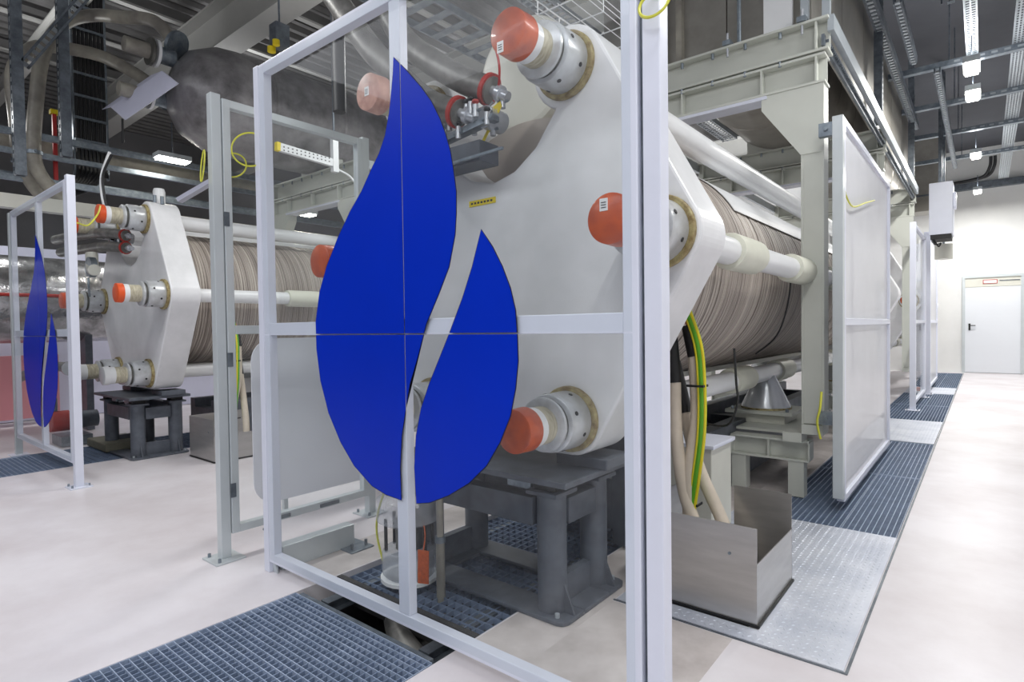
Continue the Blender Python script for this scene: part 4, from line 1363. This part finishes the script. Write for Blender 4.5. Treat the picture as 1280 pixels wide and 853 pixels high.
slotted((-8.0, 1.60, 4.2), (-8.0, 2.15, 5.15), .10, 'slanted slotted strut between the two bluish uprights', (1, 0, 0))
for k, (x, z, w) in enumerate(((-8.6, 3.62, .06), (-8.6, 3.40, .05), (-9.4, 3.30, .05), (-8.7, 3.12, .06))):
    strut((x, 1.0, z), (x, 9.0, z), 'long rail running back left of the foil vessel, %s from the top' % ['first', 'second', 'third', 'fourth'][k], w, 'galv', name='long_rail', group='long rails beside the left vessel')
tag(MB().cyl((-9.1, 1.0, 3.62), (-9.1, 9.0, 3.62), .10, n=20).build('round_duct', M['pipe_beige']), 'long pale round duct below the left foil vessel', 'duct')
tag(B(-8.30, -8.17, .6, 9.0, 2.68, 2.83).build('white_box_beam', M['cream']), 'long white box beam running back above the left flame screen', 'beam')
tag(MB().bar((-7.72, 3.0, 2.93), (-7.28, 3.35, 3.24), .10, .05).build('slanted_channel', M['lavender']), 'slanted pale lilac channel rising beside the left drum top', 'channel')
t = thing('foil_duct', (-9.9, 1.0, 2.3), 'dented shiny foil duct seen through the left flame screen', 'duct')
MB().lathe((-9.6, .2, 1.75), (-9.6, 3.2, 1.75), [(0, .5), (.02, .55), (.5, .56), (.98, .55), (1, .5)], 32).build('jacket', M['foil'], t)
for y in (.6, 2.4):
    B(-9.9, -9.3, y, y + .08, .01, 1.3).build('leg', M['stand'], t)
tag(B(-11.2, -11.1, 1.2, 5.2, .01, 2.6).build('lavender_cabinet', M['lavender']), 'tall pale lavender panel wall behind the left drum', 'panel')
tag(B(-11.09, -11.04, 1.9, 3.6, 1.45, 1.75).build('dark_window_strip', M['stand']), 'dark blue grey strip across the lavender panel', 'strip')
tag(B(-10.7, -10.6, .4, 2.4, .10, 1.0).build('pink_panel', mat('pink_panel', (222, 150, 158), 0.6)), 'pink red board low behind the left flame screen', 'board')
tag(MB().cyl((-9.0, .6, 1.78), (-9.0, 2.6, 1.78), .02, n=10).build('red_pipe', M['red']), 'thin red pipe crossing behind the left flame screen', 'pipe')
t = thing('small_pump', (-8.3, 2.0, 0), 'small red pump with black motor on the floor left of the grey pedestal', 'pump')
B(-8.55, -8.15, 1.85, 2.15, .01, .12).build('base', M['galv'], t)
MB().cyl((-8.4, 1.8, .28), (-8.4, 1.98, .28), .12, n=20).build('red_casing', M['red'], t)
MB().cyl((-8.35, 1.98, .28), (-8.35, 2.25, .28), .10, n=20).build('motor', M['stand'], t)
MB().cyl((-8.4, 1.85, .4), (-8.4, 1.85, .55), .03, n=12).build('outlet', M['galv'], t)
tag(B(-8.0, -7.35, 2.05, 2.45, .01, .10).build('floor_block', M['crate'], bevel=.01), 'low dirty concrete block beside the left pedestal', 'block')
t = thing('silver_elbow', (-7.95, 1.95, .7), 'silver bent pipe entering the white capped lower left rod', 'pipe')
MB().tube([(-8.7, 1.6, .80), (-8.35, 1.75, .92), (-8.0, 1.86, .93), (-7.78, 1.86, .92)], .055, 14).build('bend', M['pipe'], t)
MB().cyl((-7.80, 1.86, .92), (-7.76, 1.86, .92), .08, n=18).build('flange', M['rod_metal'], t)
t = thing('round_flask_valve', (-7.55, 2.0, 2.0), 'white angled valve body hanging under the grey pipes of the left drum', 'valve')
MB().tube([(-7.62, 2.05, 2.18), (-7.58, 2.04, 2.06), (-7.48, 2.02, 1.99), (-7.36, 2.0, 1.98)], .06, 14).build('body', M['cream'], t)
MB().cyl((-7.50, 1.98, 2.02), (-7.50, 2.04, 2.02), .11, n=24).build('disc', M['galv'], t)
MB().tube([(-7.50, 1.98, 1.90), (-7.46, 1.97, 1.80), (-7.36, 1.95, 1.70)], .012, 8).build('tail', M['galv'], t)
for k, y in enumerate((1.9, 4.6)):
    pass
# white round cap and small fittings standing on the left end plate
tag(MB().lathe((-6.95, 2.5, 2.70), (-6.95, 2.5, 2.86), [(0, .06), (.8, .06), (1, .05)], 20).build('white_cap_stub', M['rod_white']), 'small white cap standing on top of the left end plate', 'cap')
# services over the near drum top: panels and uprights on the portal
t = thing('riser_panel', (-1.35, 5.0, 3.47), 'pale upright panel standing on the nearest portal right of the vessel', 'panel')
B(-1.30, -1.10, 4.66, 4.69, 3.47, 5.0).build('panel', M['rod_white'], t)
for x in (-1.04, -.90):
    B(x, x + .05, 4.64, 4.69, 3.47, 5.0).build('upright', M['strut_lit'], t)
tag(MB().cyl((-1.48, 4.66, 3.47), (-1.48, 4.66, 5.6), .016, n=10).build('conduit', M['galv']), 'thin shiny upright conduit on the nearest portal', 'conduit')
for k, x in enumerate((-1.55, -1.02)):
    t = thing('beam_clamp', (x, 4.62, 3.46), 'small steel beam clamp on the nearest portal, %s one' % ('left' if k == 0 else 'right'), 'clamp', 'beam clamps')
    B(x - .03, x + .03, 4.57, 4.66, 3.464, 3.50).build('jaw', M['galv'], t)
    MB().cyl((x, 4.60, 3.38), (x, 4.60, 3.56), .01, n=8).build('screw', M['rod_metal'], t)
tag(MB().cyl((-3.9, 2.7, 3.0), (-3.9, 2.7, 6.15), .05, n=16).build('dark_downpipe', M['cable_black']), 'dark round upright pipe above the left end of the flame screen', 'pipe')
t = thing('camera_unit', (-5.5, 3.1, 4.55), 'small blue grey device with yellow knobs hung near the roof girder', 'device')
B(-5.58, -5.44, 3.05, 3.2, 4.15, 4.38).build('body', M['strut'], t, bevel=.01)
MB().cyl((-5.55, 3.06, 4.10), (-5.55, 3.06, 4.15), .04, n=12).build('yellow_knob', M['ytape'], t)
MB().cyl((-5.46, 3.06, 4.14), (-5.46, 3.06, 4.19), .035, n=12).build('yellow_knob', M['ytape'], t)
MB().cyl((-5.5, 3.12, 4.38), (-5.5, 3.12, 6.15), .01, n=8).build('hanger', M['strut'], t)
# perforated light bar seen through the side screen
t = thing('perforated_bracket', (-5.8, 3.6, 3.1), 'bright perforated bracket arm with orange end cap seen through the side screen', 'bracket')
MB().bar((-5.8, 3.26, 3.25), (-5.8, 3.9, 3.22), .05, .085, (0, 0, 1)).build('arm', M['rod_white'], t)
MB().bar((-5.8, 3.22, 3.252), (-5.8, 3.26, 3.25), .055, .09, (0, 0, 1)).build('end_cap', M['ytape'], t)
B(-5.83, -5.77, 3.90, 3.97, 3.12, 3.50).build('upright', M['rod_white'], t)
m = MB()
for k in range(12):
    for zz in (3.215, 3.25):
        m.box(-5.774, -5.772, 3.29 + k * .05, 3.305 + k * .05, zz, zz + .012)
m.build('perforation', M['ink'], t, kind='stuff')
MB().cyl((-5.8, 3.93, 3.5), (-5.8, 3.93, 6.15), .012, n=8).build('hanger_rod', M['strut'], t)
MB().tube([(-5.8, 3.97, 3.16), (-5.8, 4.12, 3.12), (-5.8, 4.2, 3.06)], .012, 8).build('hook', M['rod_white'], t)

# small fittings in front of the left drum's white end plate
t = thing('cable_tails', (-6.95, 2.05, 2.6), 'white and black cables hanging onto the orange capped upper rod of the left drum', 'cables')
MB().tube([(-7.02, 2.02, 2.56), (-7.05, 2.0, 2.75), (-7.1, 2.02, 2.95), (-7.12, 2.1, 3.2)], .016, 8).build('white_cable', M['rod_white'], t)
MB().tube([(-6.96, 2.02, 2.56), (-6.98, 2.0, 2.72), (-7.0, 2.0, 2.92), (-6.9, 2.05, 3.12)], .013, 8).build('black_cable', M['cable_black'], t)
for k, (x, z) in enumerate(((-6.55, 2.62), (-6.75, 2.665))):
    tag(MB().cyl((x - .1, 2.42, z + .02), (x - .1, 2.42, z + .10), .018, n=10).build('lifting_stud', M['galv']), 'short steel stud on the top edge of the left end plate, %s one' % ('outer' if k == 0 else 'inner'), 'stud')
# wires and labels on the walkway side
tag(MB().tube([(-1.05, 4.42, 1.70), (-1.08, 4.44, 1.45), (-1.16, 4.46, 1.22), (-1.32, 4.5, 1.08)], .006, 6).build('sensor_wire', M['black']), 'thin black wire lying down the side of the cell drum before the portal column', 'wire')

for cx, nm in ((-1.92, 'large right'), (-7.2, 'left')):
    t = thing('machine_skid', (cx, 6, 0), 'dark low steel skid on the floor underneath the %s drum' % nm, 'skid')
    B(cx - .34, cx - .22, 3.0, 8.7, .012, .50).build('skid_beam', M['stand'], t, bevel=.004)
    B(cx + .22, cx + .34, 3.0, 8.7, .012, .50).build('skid_beam', M['stand'], t, bevel=.004)
    for y in (3.0, 5.8, 8.5):
        B(cx - .22, cx + .22, y, y + .12, .1, .4).build('cross_member', M['stand'], t)

t = thing('vessel_casing', (-1.9, 8, 3.5), 'boxy brown grey sheet casing standing on the portals around the right vessel', 'casing')
B(-2.74, -2.34, 4.78, 4.80, 3.47, 5.6).build('front_sheet', M['vessel_b'], t)
B(-2.33, -1.62, 4.78, 4.80, 3.47, 5.6).build('front_sheet', M['vessel_b'], t)
B(-1.61, -1.02, 4.78, 4.80, 3.47, 5.6).build('front_sheet', M['vessel_b'], t)
for x in (-2.36, -2.16, -2.02):
    B(x, x + .05, 4.72, 4.78, 3.47, 5.6).build('upright_rib', M['pipe_beige'], t)
for k in range(6):
    B(-1.02, -1.00, 4.80 + k * 1.2, 5.985 + k * 1.2, 3.50, 4.75).build('side_sheet', M['vessel_b'], t)
